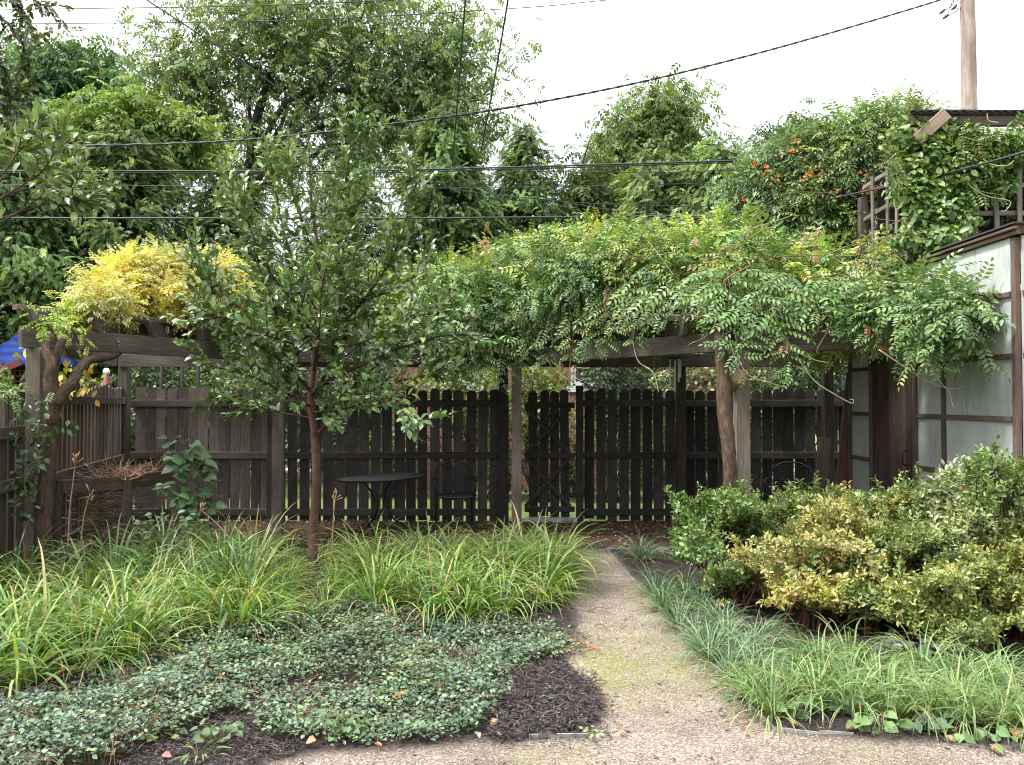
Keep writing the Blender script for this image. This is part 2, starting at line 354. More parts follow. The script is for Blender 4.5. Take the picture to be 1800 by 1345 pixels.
g = Geo().add([(-60, 17.4, -.055), (60, 17.4, -.055), (60, 20.4, -.055), (-60, 20.4, -.055)], np.array([[0, 1, 2, 3]])); build('alley', g, plain('pale_alley_concrete', (.42, .41, .40), .9, 0, .25, 3), kind='structure')

# ================================================================== FENCE
def boards(g, p0, p1, z0, z1, w_, gap, th=.02, ear=.03, col=(1, 1, 1), zj=.013, skip=()):
    p0 = np.asarray(p0, float); p1 = np.asarray(p1, float); u = nrm(p1-p0); n = np.array([-u[1], u[0]]); Ln = np.linalg.norm(p1-p0)
    k = int((Ln+gap)//(w_+gap)); off = (Ln-k*(w_+gap)+gap)/2
    for i in range(k):
        s0 = off+i*(w_+gap)+rng.normal(0, .003); s1 = s0+w_+rng.normal(0, .003); zt = z1+rng.normal(0, zj); zb = z0+rng.normal(0, zj)
        lean = rng.normal(0, .007); prof = [(s0, zb), (s1, zb), (s1+lean, zt-ear), (s1-ear+lean, zt), (s0+ear+lean, zt), (s0+lean, zt-ear)]
        V = []; Gc = []; o = rng.uniform(0, 40, 3); yj = rng.normal(0, .002)
        for d in (-th/2+yj, th/2+yj):
            for (s, z) in prof:
                q = p0+u*s+n*d; V.append((q[0], q[1], z)); Gc.append((z+o[0], s-s0+o[1], d+o[2]))
        sides = [[a, (a+1) % 6, 6+(a+1) % 6, 6+a] for a in range(6)]
        g.add(V, [np.array(sides), np.array([[5, 4, 3, 2, 1, 0], [6, 7, 8, 9, 10, 11]])], np.asarray(col)*rng.uniform(.6, 1.4)*np.array([1, rng.uniform(.96, 1.02), rng.uniform(.92, 1.03)]), Gc)
def px2x(px, Y): return (px-900)/F*Y
FY = 11.0
fence = thing('board_fence', 'long weathered grey board fence behind the pergola with slim light gaps between its boards', 'fence', (0, FY, 0))
xl, xp1, xg0, xg1, xp2, xr = px2x(222, FY), px2x(490, FY), px2x(888, FY), px2x(1018, FY), px2x(1194, FY), 4.95
xa = px2x(480, FY)
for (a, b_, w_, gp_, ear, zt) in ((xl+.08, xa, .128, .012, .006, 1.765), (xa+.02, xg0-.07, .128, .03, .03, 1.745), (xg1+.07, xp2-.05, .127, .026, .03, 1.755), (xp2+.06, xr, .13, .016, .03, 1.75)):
    g = Geo(); boards(g, (a, FY+.045), (b_, FY+.045), .0, zt, w_, gp_, .02, ear, (1.4, 1.32, 1.27) if gp_ == .012 else (.85, .85, .85) if gp_ == .03 and a < -1 else (.62, .63, .65)); build('board_panel', g, M['fence'], fence)  # board and rail tint follows pergola shade: open left lighter, rest darker
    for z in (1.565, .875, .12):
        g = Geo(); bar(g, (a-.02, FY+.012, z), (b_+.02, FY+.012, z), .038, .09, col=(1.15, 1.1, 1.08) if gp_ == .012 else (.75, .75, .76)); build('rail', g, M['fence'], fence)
for x in (xa+.0, xg0, xg1, xp2, xr-.1):
    g = Geo(); bar(g, (x, FY-.055, 0), (x, FY-.055, 1.80 if x in (xg1, xp2) else 1.70), .095, .095, (0, 1, 0), (.6, .6, .61)); build('post', g, M['fence'], fence)

gate = thing('garden_gate', 'wooden garden gate tinted dark for shade, with crossed braces above a pale concrete sill', 'gate', (px2x(970, FY), FY, 0))
ga0, ga1 = px2x(922, FY), px2x(1010, FY)
g = Geo(); boards(g, (ga0, FY+.045), (ga1, FY+.045), .05, 1.745, .118, .022, .02, .03, (.55, .55, .58)); build('board_panel', g, M['fence'], gate)  # gate timber coloured darker for the shade under the pergola
for z in (1.54, .87, .16):
    g = Geo(); bar(g, (ga0, FY+.014, z), (ga1, FY+.014, z), .036, .075, col=(.7, .7, .72)); build('rail', g, M['fence'], gate)
for (za, zb) in ((.90, 1.50), (.84, .20)):
    for s in (0, 1):
        g = Geo(); x0, x1 = (ga0+.01, ga1-.06) if s else (ga1-.06, ga0+.01)
        yy = FY-.006-.026*s
        bar(g, (x0, yy, za), (x1, yy, zb), .024, .05, (0, 0, 1), (.75, .78, .8)); build('brace', g, M['fence'], gate)
for z in (.35, .60):
    g = Geo(); box(g, ga1-.03, ga1+.10, FY-.108, FY-.104, z-.015, z+.015); build('hinge', g, M['iron'], gate)
g = Geo(); box(g, ga0-.04, ga1+.02, FY-.12, FY+.10, -.02, .055); build('gate_sill', g, plain('old_concrete', (.42, .38, .34), .9, 0, .4, 12))
tag(bpy.data.objects['gate_sill'], 'pale concrete sill on the ground under the garden gate', 'sill')

# side fence on the left
S0, S1, S2 = np.array([-4.0, 5.6]), np.array([-4.33, 7.45]), np.array([-5.12, 10.95])
sf = thing('side_fence', 'weathered picket fence running back along the left side of the garden', 'fence', (-4.4, 8, 0))
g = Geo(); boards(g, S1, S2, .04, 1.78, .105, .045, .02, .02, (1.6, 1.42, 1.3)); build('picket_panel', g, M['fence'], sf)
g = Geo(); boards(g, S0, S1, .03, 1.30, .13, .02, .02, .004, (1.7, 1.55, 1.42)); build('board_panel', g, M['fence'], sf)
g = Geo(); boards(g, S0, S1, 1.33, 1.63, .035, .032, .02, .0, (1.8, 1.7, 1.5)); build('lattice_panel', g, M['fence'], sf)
dn = nrm(S1-S0); nn = np.array([dn[1], -dn[0]])
for (a, b_, zs) in ((S0, S1, ((1.655, .05), (1.335, .10), (.89, .10), (.2, .09))), (S1, S2, ((1.60, .09), (.86, .09), (.2, .09)))):
    for z, h in zs:
        d2 = nrm(b_-a); n2 = np.array([d2[1], -d2[0]])*.035
        g = Geo(); bar(g, (*(a+n2), z), (*(b_+n2), z), .045, h, col=(1.5, 1.4, 1.3)); build('rail', g, M['fence'], sf)
for p in (S1, S0):
    g = Geo(); bar(g, (*(p+nn*.07), 0), (*(p+nn*.07), 1.72), .1, .1, (0, 1, 0)); build('post', g, M['fence'], sf)

# ================================================================== PERGOLA
A_, B_, C_, D_, E_ = np.array([-4.05, 7.0]), np.array([-2.71, 9.6]), np.array([.056, 10.1]), np.array([2.0, 7.45]), np.array([3.60, 7.36])
FR = [A_, B_, C_, D_, E_]
def front_at(px):
    """where the front beam line crosses the sight line of photo column px"""
    m = (px-900)/F
    for a, b_ in zip(FR, FR[1:]):
        d = b_-a; den = d[0]-m*d[1]
        if abs(den) < 1e-9: continue
        t = (m*a[1]-a[0])/den
        if -.02 <= t <= 1.02: return a+d*t
    return A_ if px < 300 else E_
perg = thing('pergola', 'weathered timber pergola of posts, beams and rafters bending round the back of the garden', 'pergola', (0, 9.5, 0))
for p, w_ in ((A_+[.0, .05], .125), (B_, .115), (C_, .122), (D_+[.07, .02], .125)):
    g = Geo(); bar(g, (*p, -.02), (*p, 2.05), w_, w_, (0, 1, 0), (1.6, 1.52, 1.45)); build('post', g, M['wood'], perg)
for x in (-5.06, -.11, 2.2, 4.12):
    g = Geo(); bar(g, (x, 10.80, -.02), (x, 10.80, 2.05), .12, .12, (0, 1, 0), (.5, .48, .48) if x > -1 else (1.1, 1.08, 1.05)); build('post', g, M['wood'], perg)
for k, (a, b_) in enumerate(zip(FR, FR[1:])):
    d = nrm(b_-a); g = Geo(); e0 = .12 if k == 0 else -.02
    bar(g, (*(a-d*e0), 2.135), (*(b_+d*(-.02)), 2.135), .045, .18, bev=.006, col=(1.05, 1, .95)); build('beam', g, M['wood'], perg)
for a, b_ in (((-5.1, 10.72), (4.2, 10.72)), ((-4.12, 7.15), (-5.1, 10.62))):
    g = Geo(); bar(g, (*a, 2.12), (*b_, 2.12), .045, .17); build('beam', g, M['wood'], perg)
tot = 0
for a, b_ in zip(FR, FR[1:]):
    Ln = np.linalg.norm(b_-a); k = max(2, int(Ln/.55))
    for i in range(k):
        p = a+(b_-a)*((i+.12)/k); yb = 10.95
        g = Geo(); bar(g, (p[0]-.02, p[1]-.2, 2.295), (p[0]-.02 if p[0] > -4 else p[0]-.25, yb, 2.295), .042, .145, chamfer=(.12, .12)); build('rafter', g, M['wood'], perg)
for off in (-.02, .7, 1.5, 2.4):
    pts = [np.array([p[0]-(.16 if j == 0 and off < .3 else 0), min(p[1]+off, 10.8)]) for j, p in enumerate(FR)]
    for a, b_ in zip(pts, pts[1:]):
        if a[1] > 10.7 and b_[1] > 10.7: continue
        d = nrm(b_-a)
        g = Geo(); bar(g, (*(a+d*.004), 2.393), (*(b_-d*.004), 2.393), .07, .045, col=(1.1, 1.05, 1)); build('purlin', g, M['wood'], perg)
g = Geo(); p = P(1292, 668, 7.36); tube(g, [p+[0, .1, -.05], p, p+[0, -.10, .035]], [.06, .066, .066], 16, (1.5, 1.25, 1.0), .02); build('log_stub', g, M['grey'], perg)

# ================================================================== SHED (right)
WX = 3.66
pan, t, b, _ = newmat('fibreglass_panel'); gc = attr(t, 'gco').outputs['Vector']
c = ramp(t, noise(t, gc, 2.2, 6, .65), [(.3, (.36, .38, .378)), (.6, (.50, .522, .52)), (.8, (.59, .605, .602))])
st = noise(t, gc, 6, 6, .7, (5, 5, .35)); c = mixc(t, c, (.10, .13, .085), ramp(t, st, [(.54, (0, 0, 0)), (.76, (.7, .7, .7))]))
s2 = noise(t, gc, 22, 4, .7, (3, 3, .25)); c = mixc(t, c, (.16, .16, .13), ramp(t, s2, [(.58, (0, 0, 0)), (.78, (.5, .5, .5))]))
c = mixc(t, c, attr(t, 'Col').outputs['Color'], 1.0, 'MULTIPLY')
t.links.new(c, b.inputs['Base Color']); b.inputs['Roughness'].default_value = .5; b.inputs['Specular IOR Level'].default_value = .35
shed = thing('garden_shed', 'pale green panelled shed with brown battens and a dark plank door at the right', 'shed', (WX, 7.5, 0))
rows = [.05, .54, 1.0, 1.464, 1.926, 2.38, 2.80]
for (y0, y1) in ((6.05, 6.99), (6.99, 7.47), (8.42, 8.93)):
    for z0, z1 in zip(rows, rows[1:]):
        g = Geo(); box(g, WX, WX+.015, y0+.004, y1-.004, z0+.004, z1-.004, np.array([1, 1.01, 1.0])*rng.uniform(.94, 1.04)*(.78 if z0 < 1.9 else .9 if z0 < 2.3 else 1.08)); build('wall_panel', g, pan, shed)  # lower panels tinted darker, top row lighter, standing in for the vines' shade
for z in rows[1:-1]:
    for (y0, y1) in ((6.04, 7.47), (8.42, 8.93)):
        g = Geo(); bar(g, (WX-.010, y0, z), (WX-.010, y1, z), .022, .04, bev=.003); build('batten', g, M['brown'], shed)
for y, w_ in ((6.99, .035), (7.49, .06), (8.40, .05), (8.93, .05)):
    g = Geo(); bar(g, (WX-.013, y, .02), (WX-.013, y, 2.79), w_, .03, (1, 0, 0), bev=.003); build('batten', g, M['brown'], shed)
g = Geo(); bar(g, (WX+.012, 6.01, 0), (WX+.012, 6.01, 2.79), .045, .045, (0, 1, 0), (1.5, 1.35, 1.3)); build('corner_post', g, M['brown'], shed)
door = Geo(); boards(door, (WX-.004, 8.37), (WX-.004, 7.53), .03, 2.79, .115, .004, .02, .002, (.75, .7, .72)); dr = build('plank_door', door, M['brown'], shed)
g = Geo(); tube(g, [(WX-.03, 7.62, 1.0), (WX-.07, 7.62, 1.02), (WX-.07, 7.62, 1.12), (WX-.03, 7.62, 1.14)], .008, 6); build('handle', g, M['iron'], dr)
for (x0, x1, z0, z1) in [(WX+.037, 4.75, a, c_) for a, c_ in zip(rows, rows[1:])]+[(4.77, 6.3, .05, 2.80)]:
    g = Geo(); box(g, x0, x1, 5.975, 5.99, z0, z1); build('wall_panel', g, pan, shed)
for z in rows[1:-1]:
    g = Geo(); bar(g, (WX+.037, 5.965, z), (6.3, 5.965, z), .022, .04, bev=.003); build('batten', g, M['brown'], shed)
g = Geo(); box(g, WX+.02, 6.3, 8.95, 8.97, .0, 2.80); box(g, 6.3, 6.32, 6, 8.97, 0, 2.8); build('rear_wall', g, M['brown'], shed)
for x, z, w_, h in ((WX-.018, 2.815, .028, .03), (WX-.036, 2.848, .032, .022)):
    g = Geo(); bar(g, (x, 5.92, z), (x, 9.0, z), w_, h, col=(1.25, 1.05, 1)); build('roof_trim', g, M['brown'], shed)
g = Geo(); bar(g, (WX-.03, 5.955, 2.84), (6.4, 5.955, 2.84), .03, .07, col=(.8, .75, .75)); build('roof_trim', g, M['brown'], shed)
g = Geo(); box(g, WX-.055, 6.42, 5.92, 9.02, 2.876, 2.888); build('roof', g, plain('roofing_felt', (.05, .048, .05), .9), shed)

# shelter on the shed's roof
sh = thing('lattice_shelter', 'open silvery lattice shelter with a corrugated roof, overgrown with vines on top of the shed', 'shelter', (5, 8.3, 2.94))
for (x, y) in ((3.80, 7.75), (3.80, 8.92), (6.25, 7.75), (6.25, 8.92)):
    g = Geo(); bar(g, (x, y, 2.94), (x, y, 4.15 if y < 8 else 3.8), .08, .08, (0, 1, 0), (1, 1, 1) if y < 8 else (.4, .38, .38)); build('post', g, M['grey'], sh)
for px_, lean, z1 in ((1676, .02, 3.75), (1706, -.03, 3.8), (1747, -.05, 3.9), (1791, 0, 4.15), (1640, .02, 3.5)):
    x = px2x(px_, 7.75); g = Geo(); bar(g, (x-lean*.6, 7.70, 2.94), (x, 7.70, z1), .045, .02, (0, 1, 0)); build('slat', g, M['grey'], sh)
for z in (3.36, 3.62, 3.98):
    g = Geo(); bar(g, (3.84, 7.73, z), (6.22, 7.73, z), .02, .045); build('slat', g, M['grey'], sh)
for y, l in ((8.27, .0), (8.05, .05), (8.62, .0), (7.9, -.02)):
    g = Geo(); bar(g, (3.775, y+l, 2.94), (3.775, y, 3.95), .045, .02, (1, 0, 0)); build('slat', g, M['grey'], sh)
for z0, z1 in ((3.02, 3.02), (3.1, 3.32), (3.55, 3.6), (3.9, 3.92)):
    g = Geo(); bar(g, (3.80, 8.90, z0), (3.80, 7.80, z1), .02, .045); build('slat', g, M['grey'], sh)
nx_ = 220; xx = np.linspace(3.60, 6.6, nx_); rf = []
for (y, z, x0_) in ((7.50, 4.25, 3.63), (9.1, 4.82, 4.55)):
    xx = np.linspace(x0_, 6.6, nx_)
    for th in (0, .006): rf.append(np.stack([xx, np.full(nx_, y), z+.008*np.sin(xx*2*pi/.076)-th], 1))
Vr = np.concatenate(rf); k = np.arange(nx_-1); g = Geo()
g.add(Vr, [np.stack([k, k+1, 2*nx_+k+1, 2*nx_+k], -1), np.stack([nx_+k+1, nx_+k, 3*nx_+k, 3*nx_+k+1], -1), np.stack([k+1, k, nx_+k, nx_+k+1], -1)], (.5, .48, .5), smooth=True)
build('corrugated_roof', g, plain('dark_corrugated_metal', (.055, .05, .052), .7, 0), sh)
g = Geo(); bar(g, (3.62, 7.56, 4.175), (6.5, 7.56, 4.175), .05, .10, col=(.5, .45, .44)); build('beam', g, M['grey'], sh)
g = Geo(); bar(g, (3.66, 7.535, 4.243), (6.55, 7.535, 4.243), .05, .045, col=(.16, .15, .15)); build('beam', g, M['grey'], sh)
g = Geo(); bar(g, P(1612, 246, 7.44), P(1664, 199, 7.44), .03, .11, (0, 0, 1), (1.5, 1.3, 1.15)); build('brace', g, M['grey'], sh)
g = Geo(); bar(g, P(1560, 236, 8.7), P(1610, 234, 8.7), .06, .08); build('beam', g, M['grey'], sh)
g = Geo(); box(g, 4.0, 6.3, 9.0, 9.02, 2.94, 4.25, (.35, .35, .35)); build('dark_backing', g, M['fence'], sh)  # dark sheet added behind the lattice to give the shelter its inner darkness

# ================================================================== POLE, WIRES
pole = thing('utility_pole', 'tall bare brown wooden utility pole rising behind the vine covered shelter', 'pole', (8.93, 16, 0))
g = Geo(); zz = np.linspace(-.1, 11.5, 24); tube(g, np.stack([8.93-.012*(zz-5)*.5, np.full(24, 16.), zz], 1), np.linspace(.175, .125, 24), 20, (1, 1, 1), .006); build('shaft', g, M['pole'], pole)
for pts in ([(1700, 6), (1688, 14), (1676, 14)], [(1700, 10), (1682, 20), (1662, 31)], [(1676, -6), (1674, 8), (1656, 22)], [(1683, -6), (1682, 6), (1677, 14)], [(1674, 2), (1668, 20), (1662, 30)]):
    g = Geo(); q = spline([P(a, b_, 16) for a, b_ in pts], 12); tube(g, q, .009, 5); build('drop_wire', g, M['wire'], pole)
for (a, b_) in ((1656, 21), (1662, 30), (1677, 14)):
    g = Geo(); q = P(a, b_, 16); tube(g, [q+[.05, 0, .05], q, q+[-.05, 0, -.035]], [.02, .03, .015], 8); build('clamp', g, M['wire'], pole)
def cable(label, pts, r, twist=False):
    q = [P(*p) for p in pts]; s = spline(q, 90 if not twist else 420)
    g = Geo()
    if twist:
        ph = np.linspace(0, 2*pi*46, len(s))
        for o in (0, pi): tube(g, s+np.stack([0*ph, np.cos(ph+o), np.sin(ph+o)], 1)*r*.5, r*.8, 5)
    else: tube(g, s, r, 6)
    m = q[len(q)//2]
    build('overhead_cable', g, M['wire'], None, m, label, 'cable', 'overhead wires crossing the garden view')
cable('thick twisted cable climbing across the white sky towards the pole', [(-80, 266, 12.2), (20, 259, 12.2), (330, 252, 12.5), (520, 238, 12.7), (720, 214, 13), (900, 188, 13.3), (1100, 150, 13.7), (1300, 102, 14.3), (1470, 55, 15), (1650, 1, 15.8), (1700, -16, 16)], .016, True)
cable('upper of two thick level cables crossing the trees', [(-80, 300, 12.4), (330, 301, 12.4), (600, 301, 12.4), (900, 294, 12.4), (1340, 281, 12.4), (1620, 271, 12.6)], .013)
cable('slim cable lashed just below the upper thick level cable', [(-80, 304, 12.4), (330, 304, 12.4), (600, 305, 12.4), (900, 297.5, 12.4), (1340, 284, 12.4), (1620, 274, 12.6)], .010)
cable('lower thick level cable crossing just above the wisteria', [(-80, 383, 12.3), (400, 384, 12.3), (700, 384, 12.3), (1000, 381.5, 12.3), (1340, 378, 12.3), (1620, 374, 12.5)], .0145)
cable('topmost thin wire at the upper left corner of the sky', [(-80, 19, 14), (55, 16.5, 14), (450, 10, 14), (695, 0, 14), (900, -9, 14)], .008)
cable('second thin wire below the topmost one across the big tree', [(-80, 44, 14), (40, 42, 14), (500, 36, 14), (900, 15, 14), (1070, 0, 14), (1300, -20, 14)], .008)
cable('wire slanting down to the right through the big tree crown', [(215, -30, 11), (258, 0, 11), (420, 106, 11.5), (500, 162, 11.8), (600, 222, 12.1), (735, 292, 12.4)], .011)
cable('thin wire falling right from the junction on the upper thick cable', [(735, 293, 12.4), (790, 328, 12.4), (860, 342, 12.5), (960, 351, 12.7), (1110, 374, 13), (1250, 380, 13)], .006)
cable('steep wire on the left of the two that drop from the top', [(821, -30, 8), (818, 0, 8.3), (808, 130, 10), (795, 292, 12.3)], .010)
cable('steep wire on the right of the two that drop from the top', [(897, -30, 8), (893, 0, 8.3), (871, 130, 10), (845, 268, 12.3)], .010)
cable('hair thin wire midway between the two thick level cables', [(-80, 324, 12.9), (210, 326, 12.9), (700, 331, 12.9), (1040, 327, 12.9), (1320, 320, 12.9), (1560, 312, 12.9)], .006)
cable('hair thin wire close under the upper thick cable on the right', [(830, 297, 12.8), (926, 300.5, 12.8), (1156, 303, 12.8), (1308, 297, 12.8), (1500, 288, 12.8)], .006)
cable('hair thin wire sagging gently above the lower thick cable', [(850, 339, 12.7), (1010, 356, 12.7), (1180, 362, 12.7), (1340, 364, 12.7), (1480, 364, 12.7)], .006)
cable('dark cable rising right in front of the overgrown shelter', [(1180, 381, 12.2), (1260, 378, 11.5), (1400, 362, 9.8), (1500, 341, 8.6), (1640, 311, 7.5), (1800, 268, 6.6), (1900, 238, 6.1)], .010)

# ================================================================== HOUSE, PLAY THINGS, CHAIN LINK FENCE beyond
brick, t, b, _ = newmat('red_brick'); gc = attr(t, 'gco').outputs['Vector']; bt = t.nodes.new('ShaderNodeTexBrick'); t.links.new(gc, bt.inputs['Vector'])
bt.inputs['Color1'].default_value = (.36, .15, .10, 1); bt.inputs['Color2'].default_value = (.29, .11, .075, 1); bt.inputs['Mortar'].default_value = (.45, .40, .36, 1)
bt.inputs['Scale'].default_value = 4.5; bt.inputs['Mortar Size'].default_value = .015
t.links.new(mixc(t, bt.outputs['Color'], ramp(t, noise(t, gc, 3, 4), [(.3, (.8, .8, .8)), (.7, (1.15, 1.15, 1.15))]), 1.0, 'MULTIPLY'), b.inputs['Base Color']); b.inputs['Roughness'].default_value = .85
HY = 15.2
house = thing('brick_garage', 'small orange brick building with white window frames glimpsed beyond the gate', 'building', (0, HY, 0))
win = [(-1.3, 1.85), (1.08, 1.85)]
g = Geo(); xsplit = [-2.2]+[v for a, _ in win for v in (a, a+.7)]+[1.9]
def wallq(x0, x1, z0, z1): g.add([(x0, HY, z0), (x1, HY, z0), (x1, HY, z1), (x0, HY, z1)], np.array([[0, 1, 2, 3]]), gco=[(x0, z0, 0), (x1, z0, 0), (x1, z1, 0), (x0, z1, 0)])
for i_, (a, c_) in enumerate(zip(xsplit, xsplit[1:])):
    if i_ % 2 == 0: wallq(a, c_, -.07, 2.8)
    else: wallq(a, c_, -.07, 1.86); wallq(a, c_, 2.62, 2.8)
for x in (-2.2, 1.9): g.add([(x, HY, -.07), (x, HY+1.9, -.07), (x, HY+1.9, 2.8), (x, HY, 2.8)], np.array([[0, 1, 2, 3]]), gco=[(0, 0, 0), (1.9, 0, 0), (1.9, 2.8, 0), (0, 2.8, 0)])
build('wall', g, brick, house)
g = Geo(); g.add([(-2.4, HY-.2, 2.78), (2.1, HY-.2, 2.78), (2.1, HY+.95, 3.25), (-2.4, HY+.95, 3.25), (2.1, HY+2.1, 2.78), (-2.4, HY+2.1, 2.78), (-2.4, HY-.2, 2.68), (2.1, HY-.2, 2.68)], np.array([[0, 1, 2, 3], [3, 2, 4, 5], [6, 7, 1, 0]]), (1, 1, 1)); build('roof', g, plain('roof_shingle', (.10, .09, .085), .9), house)
white = plain('white_paint', (.75, .75, .74), .5, 0, .1); glass = plain('dark_window_glass', (.05, .06, .07), .12, 0, .1, 3, .8)
for a, z in win:
    g = Geo(); x0, x1, z0, z1 = a, a+.7, 1.86, 2.62
    for q in ((x0, x0+.09, z0, z1), (x1-.09, x1, z0, z1), (x0+.09, x1-.09, z1-.09, z1), (x0+.09, x1-.09, z0, z0+.09), (x0+.09, x1-.09, 2.20, 2.25), (x0+.33, x0+.37, z0+.09, 2.20), (x0+.33, x0+.37, 2.25, z1-.09)): box(g, q[0], q[1], HY-.03, HY+.03, q[2], q[3])
    wf = build('window', g, white, house)
    g = Geo(); box(g, x0+.08, x1-.08, HY+.045, HY+.05, z0, z1); build('pane', g, glass, wf)
    g = Geo(); box(g, x0-.08, x1+.08, HY-.08, HY-.032, z0-.1, z0); build('sill', g, white, wf)

blue = plain('blue_plastic', (.008, .032, .20), .85, 0, .2, 5); red = plain('red_plastic', (.38, .03, .05), .45, 0, .2, 6); maroon = plain('maroon_paint', (.13, .025, .035), .6)
tw = thing('play_tower', 'playground tower with a blue ribbed roof and dark red net beyond the side fence', 'play tower', (-8.4, 14.5, 0))
for x in (-8.85, -7.75):
    for y in (14.0, 15.0):
        g = Geo(); tube(g, [(x, y, -.07), (x, y, 2.35)], .045, 10); build('post', g, maroon, tw)
g = Geo(); rr = [(0, 2.22), (.02, 2.28), (.1, 2.36), (.12, 2.42), (.22, 2.5), (.24, 2.56), (.34, 2.64), (.36, 2.7), (.46, 2.78), (.62, 2.86)]
Vt = []; 
for ins, z in rr:
    for sx, sy in ((-1, -1), (1, -1), (1, 1), (-1, 1)): Vt.append((-8.3+sx*(.66-ins), 14.5+sy*(.66-ins), z))
qf = [[i_*4+j, i_*4+(j+1) % 4, (i_+1)*4+(j+1) % 4, (i_+1)*4+j] for i_ in range(len(rr)-1) for j in range(4)]; n_ = len(rr)-1
g.add(Vt, [np.array(qf), np.array([[n_*4, n_*4+1, n_*4+2, n_*4+3]])]); build('roof', g, blue, tw)
g = Geo(); As, Bs = [], []
for k in range(13): As.append((-8.85+k*1.1/12, 13.96, 1.1)); Bs.append((-8.85+k*1.1/12, 13.96, 2.2))
for k in range(13): As.append((-8.85, 13.95, 1.1+k*1.1/12)); Bs.append((-7.75, 13.95, 1.1+k*1.1/12))
tubes_batch(g, As, Bs, .014, 5); build('net', g, maroon, tw)
g = Geo(); box(g, -8.85, -7.75, 14.05, 14.95, 1.0, 1.06); build('platform', g, maroon, tw)
g = Geo(); bar(g, (-9.9, 13.8, 1.55), (-8.2, 13.8, 2.25), .04, .12); build('ramp', g, maroon, tw)
pp = thing('play_post', 'red padded post with a white cap showing over the picket fence', 'post', (*P(187, 700, 13.5)[:2], 0))
q = P(187, 655, 13.5); g = Geo(); tube(g, [(q[0]+.02, q[1], -.07), (q[0]+.015, q[1], 1.2), (q[0], q[1], q[2])], .047, 12); build('pad', g, maroon, pp)
g = Geo(); tube(g, [(q[0], q[1], q[2]-.02), (q[0], q[1], q[2]+.03), (q[0], q[1], q[2]+.07)], [.052, .052, .03], 12); build('cap', g, white, pp)
cf = thing('climbing_frame', 'red and blue playground frame peeping over the fence at the right', 'climbing frame', (5.5, 15, 0))
for x in (5.25, 5.42, 5.70, 6.0):
    g = Geo(); tube(g, [(x, 15, -.07), (x, 15, 2.12)], .03, 8); build('post', g, red, cf)
g = Geo(); box(g, 5.50, 5.62, 15.02, 15.06, 1.5, 2.1); build('panel', g, blue, cf)
g = Geo(); box(g, 5.84, 5.90, 15.02, 15.06, 1.3, 2.15); box(g, 5.1, 6.1, 15.08, 15.12, 1.3, 1.5); build('panel', g, blue, cf)

CY = 12.7; cl = thing('chain_link_fence', 'tall galvanised chain link fence standing behind the board fence', 'fence', (0, CY, 0))
g = Geo(); As, Bs = [], []; sp = .075; H = 2.35; x = -5.6-H
while x < 5.2:
    for sgn in (1, -1):
        xa_, xb_ = (x, x+H) if sgn > 0 else (x+H, x); za_, zb_ = 0., H
        xa2, xb2 = np.clip(xa_, -5.6, 5.2), np.clip(xb_, -5.6, 5.2)
        if abs(xa2-xb2) > .02:
            za2 = abs(xa2-xa_); zb2 = H-abs(xb2-xb_); As.append((xa2, CY+sgn*.003, za2)); Bs.append((xb2, CY+sgn*.003, zb2))
    x += sp
tubes_batch(g, As, Bs, .0013, 3, (.5, .5, .5)); build('wire_mesh', g, M['galv'], cl)
for x in (-5.4, px2x(318, CY), px2x(346, CY), -2.5, -.2, px2x(1310, CY), 5.1):
    g = Geo(); tube(g, [(x, CY+.04, -.07), (x, CY+.04, 2.42)], .03, 8, (.05, .05, .05)); build('post', g, M['galv'], cl)
g = Geo(); tube(g, [(-5.6, CY+.03, 2.37), (5.2, CY+.03, 2.37)], .02, 8, (.5, .5, .5)); build('top_rail', g, M['galv'], cl)

# ================================================================== GARDEN FURNITURE AND SMALL THINGS
tb = thing('bistro_table', 'black wrought iron bistro table with bowed legs under the pergola', 'table', (px2x(670, 10.2), 10.2, 0))
tx, ty = px2x(670, 10.2), 10.2
g = Geo(); an = np.linspace(0, 2*pi, 41)[:-1]; rr_ = .53
for r0, z in ((rr_, .655),): tube(g, [(tx+r0*cos(a), ty+r0*sin(a)*.9, z+.02*cos(a)) for a in np.linspace(0, 2*pi, 48)], .014, 8, cap=False)
As, Bs = [], []
for k in range(26):
    y = -rr_+ (k+.5)*2*rr_/26; h = sqrt(max(rr_**2-y*y, 0)); As.append((tx-h, ty+y*.9, .655-.02*h/rr_)); Bs.append((tx+h, ty+y*.9, .655+.02*h/rr_))
    As.append((tx+y, ty-h*.9, .657+.02*y/rr_)); Bs.append((tx+y, ty+h*.9, .657+.02*y/rr_))
tubes_batch(g, As, Bs, .006, 4); build('tabletop', g, M['iron'], tb)
for a in (.5, 2.2, 3.7, 5.3):
    u = np.array([cos(a), sin(a)*.9]); g = Geo()
    pts = [(tx+u[0]*r_, ty+u[1]*r_, z) for r_, z in ((.33, .64), (.20, .58), (.10, .43), (.09, .30), (.17, .14), (.30, .06), (.36, 0.0))]
    tube(g, spline(pts, 24), .013, 6); build('leg', g, M['iron'], tb)
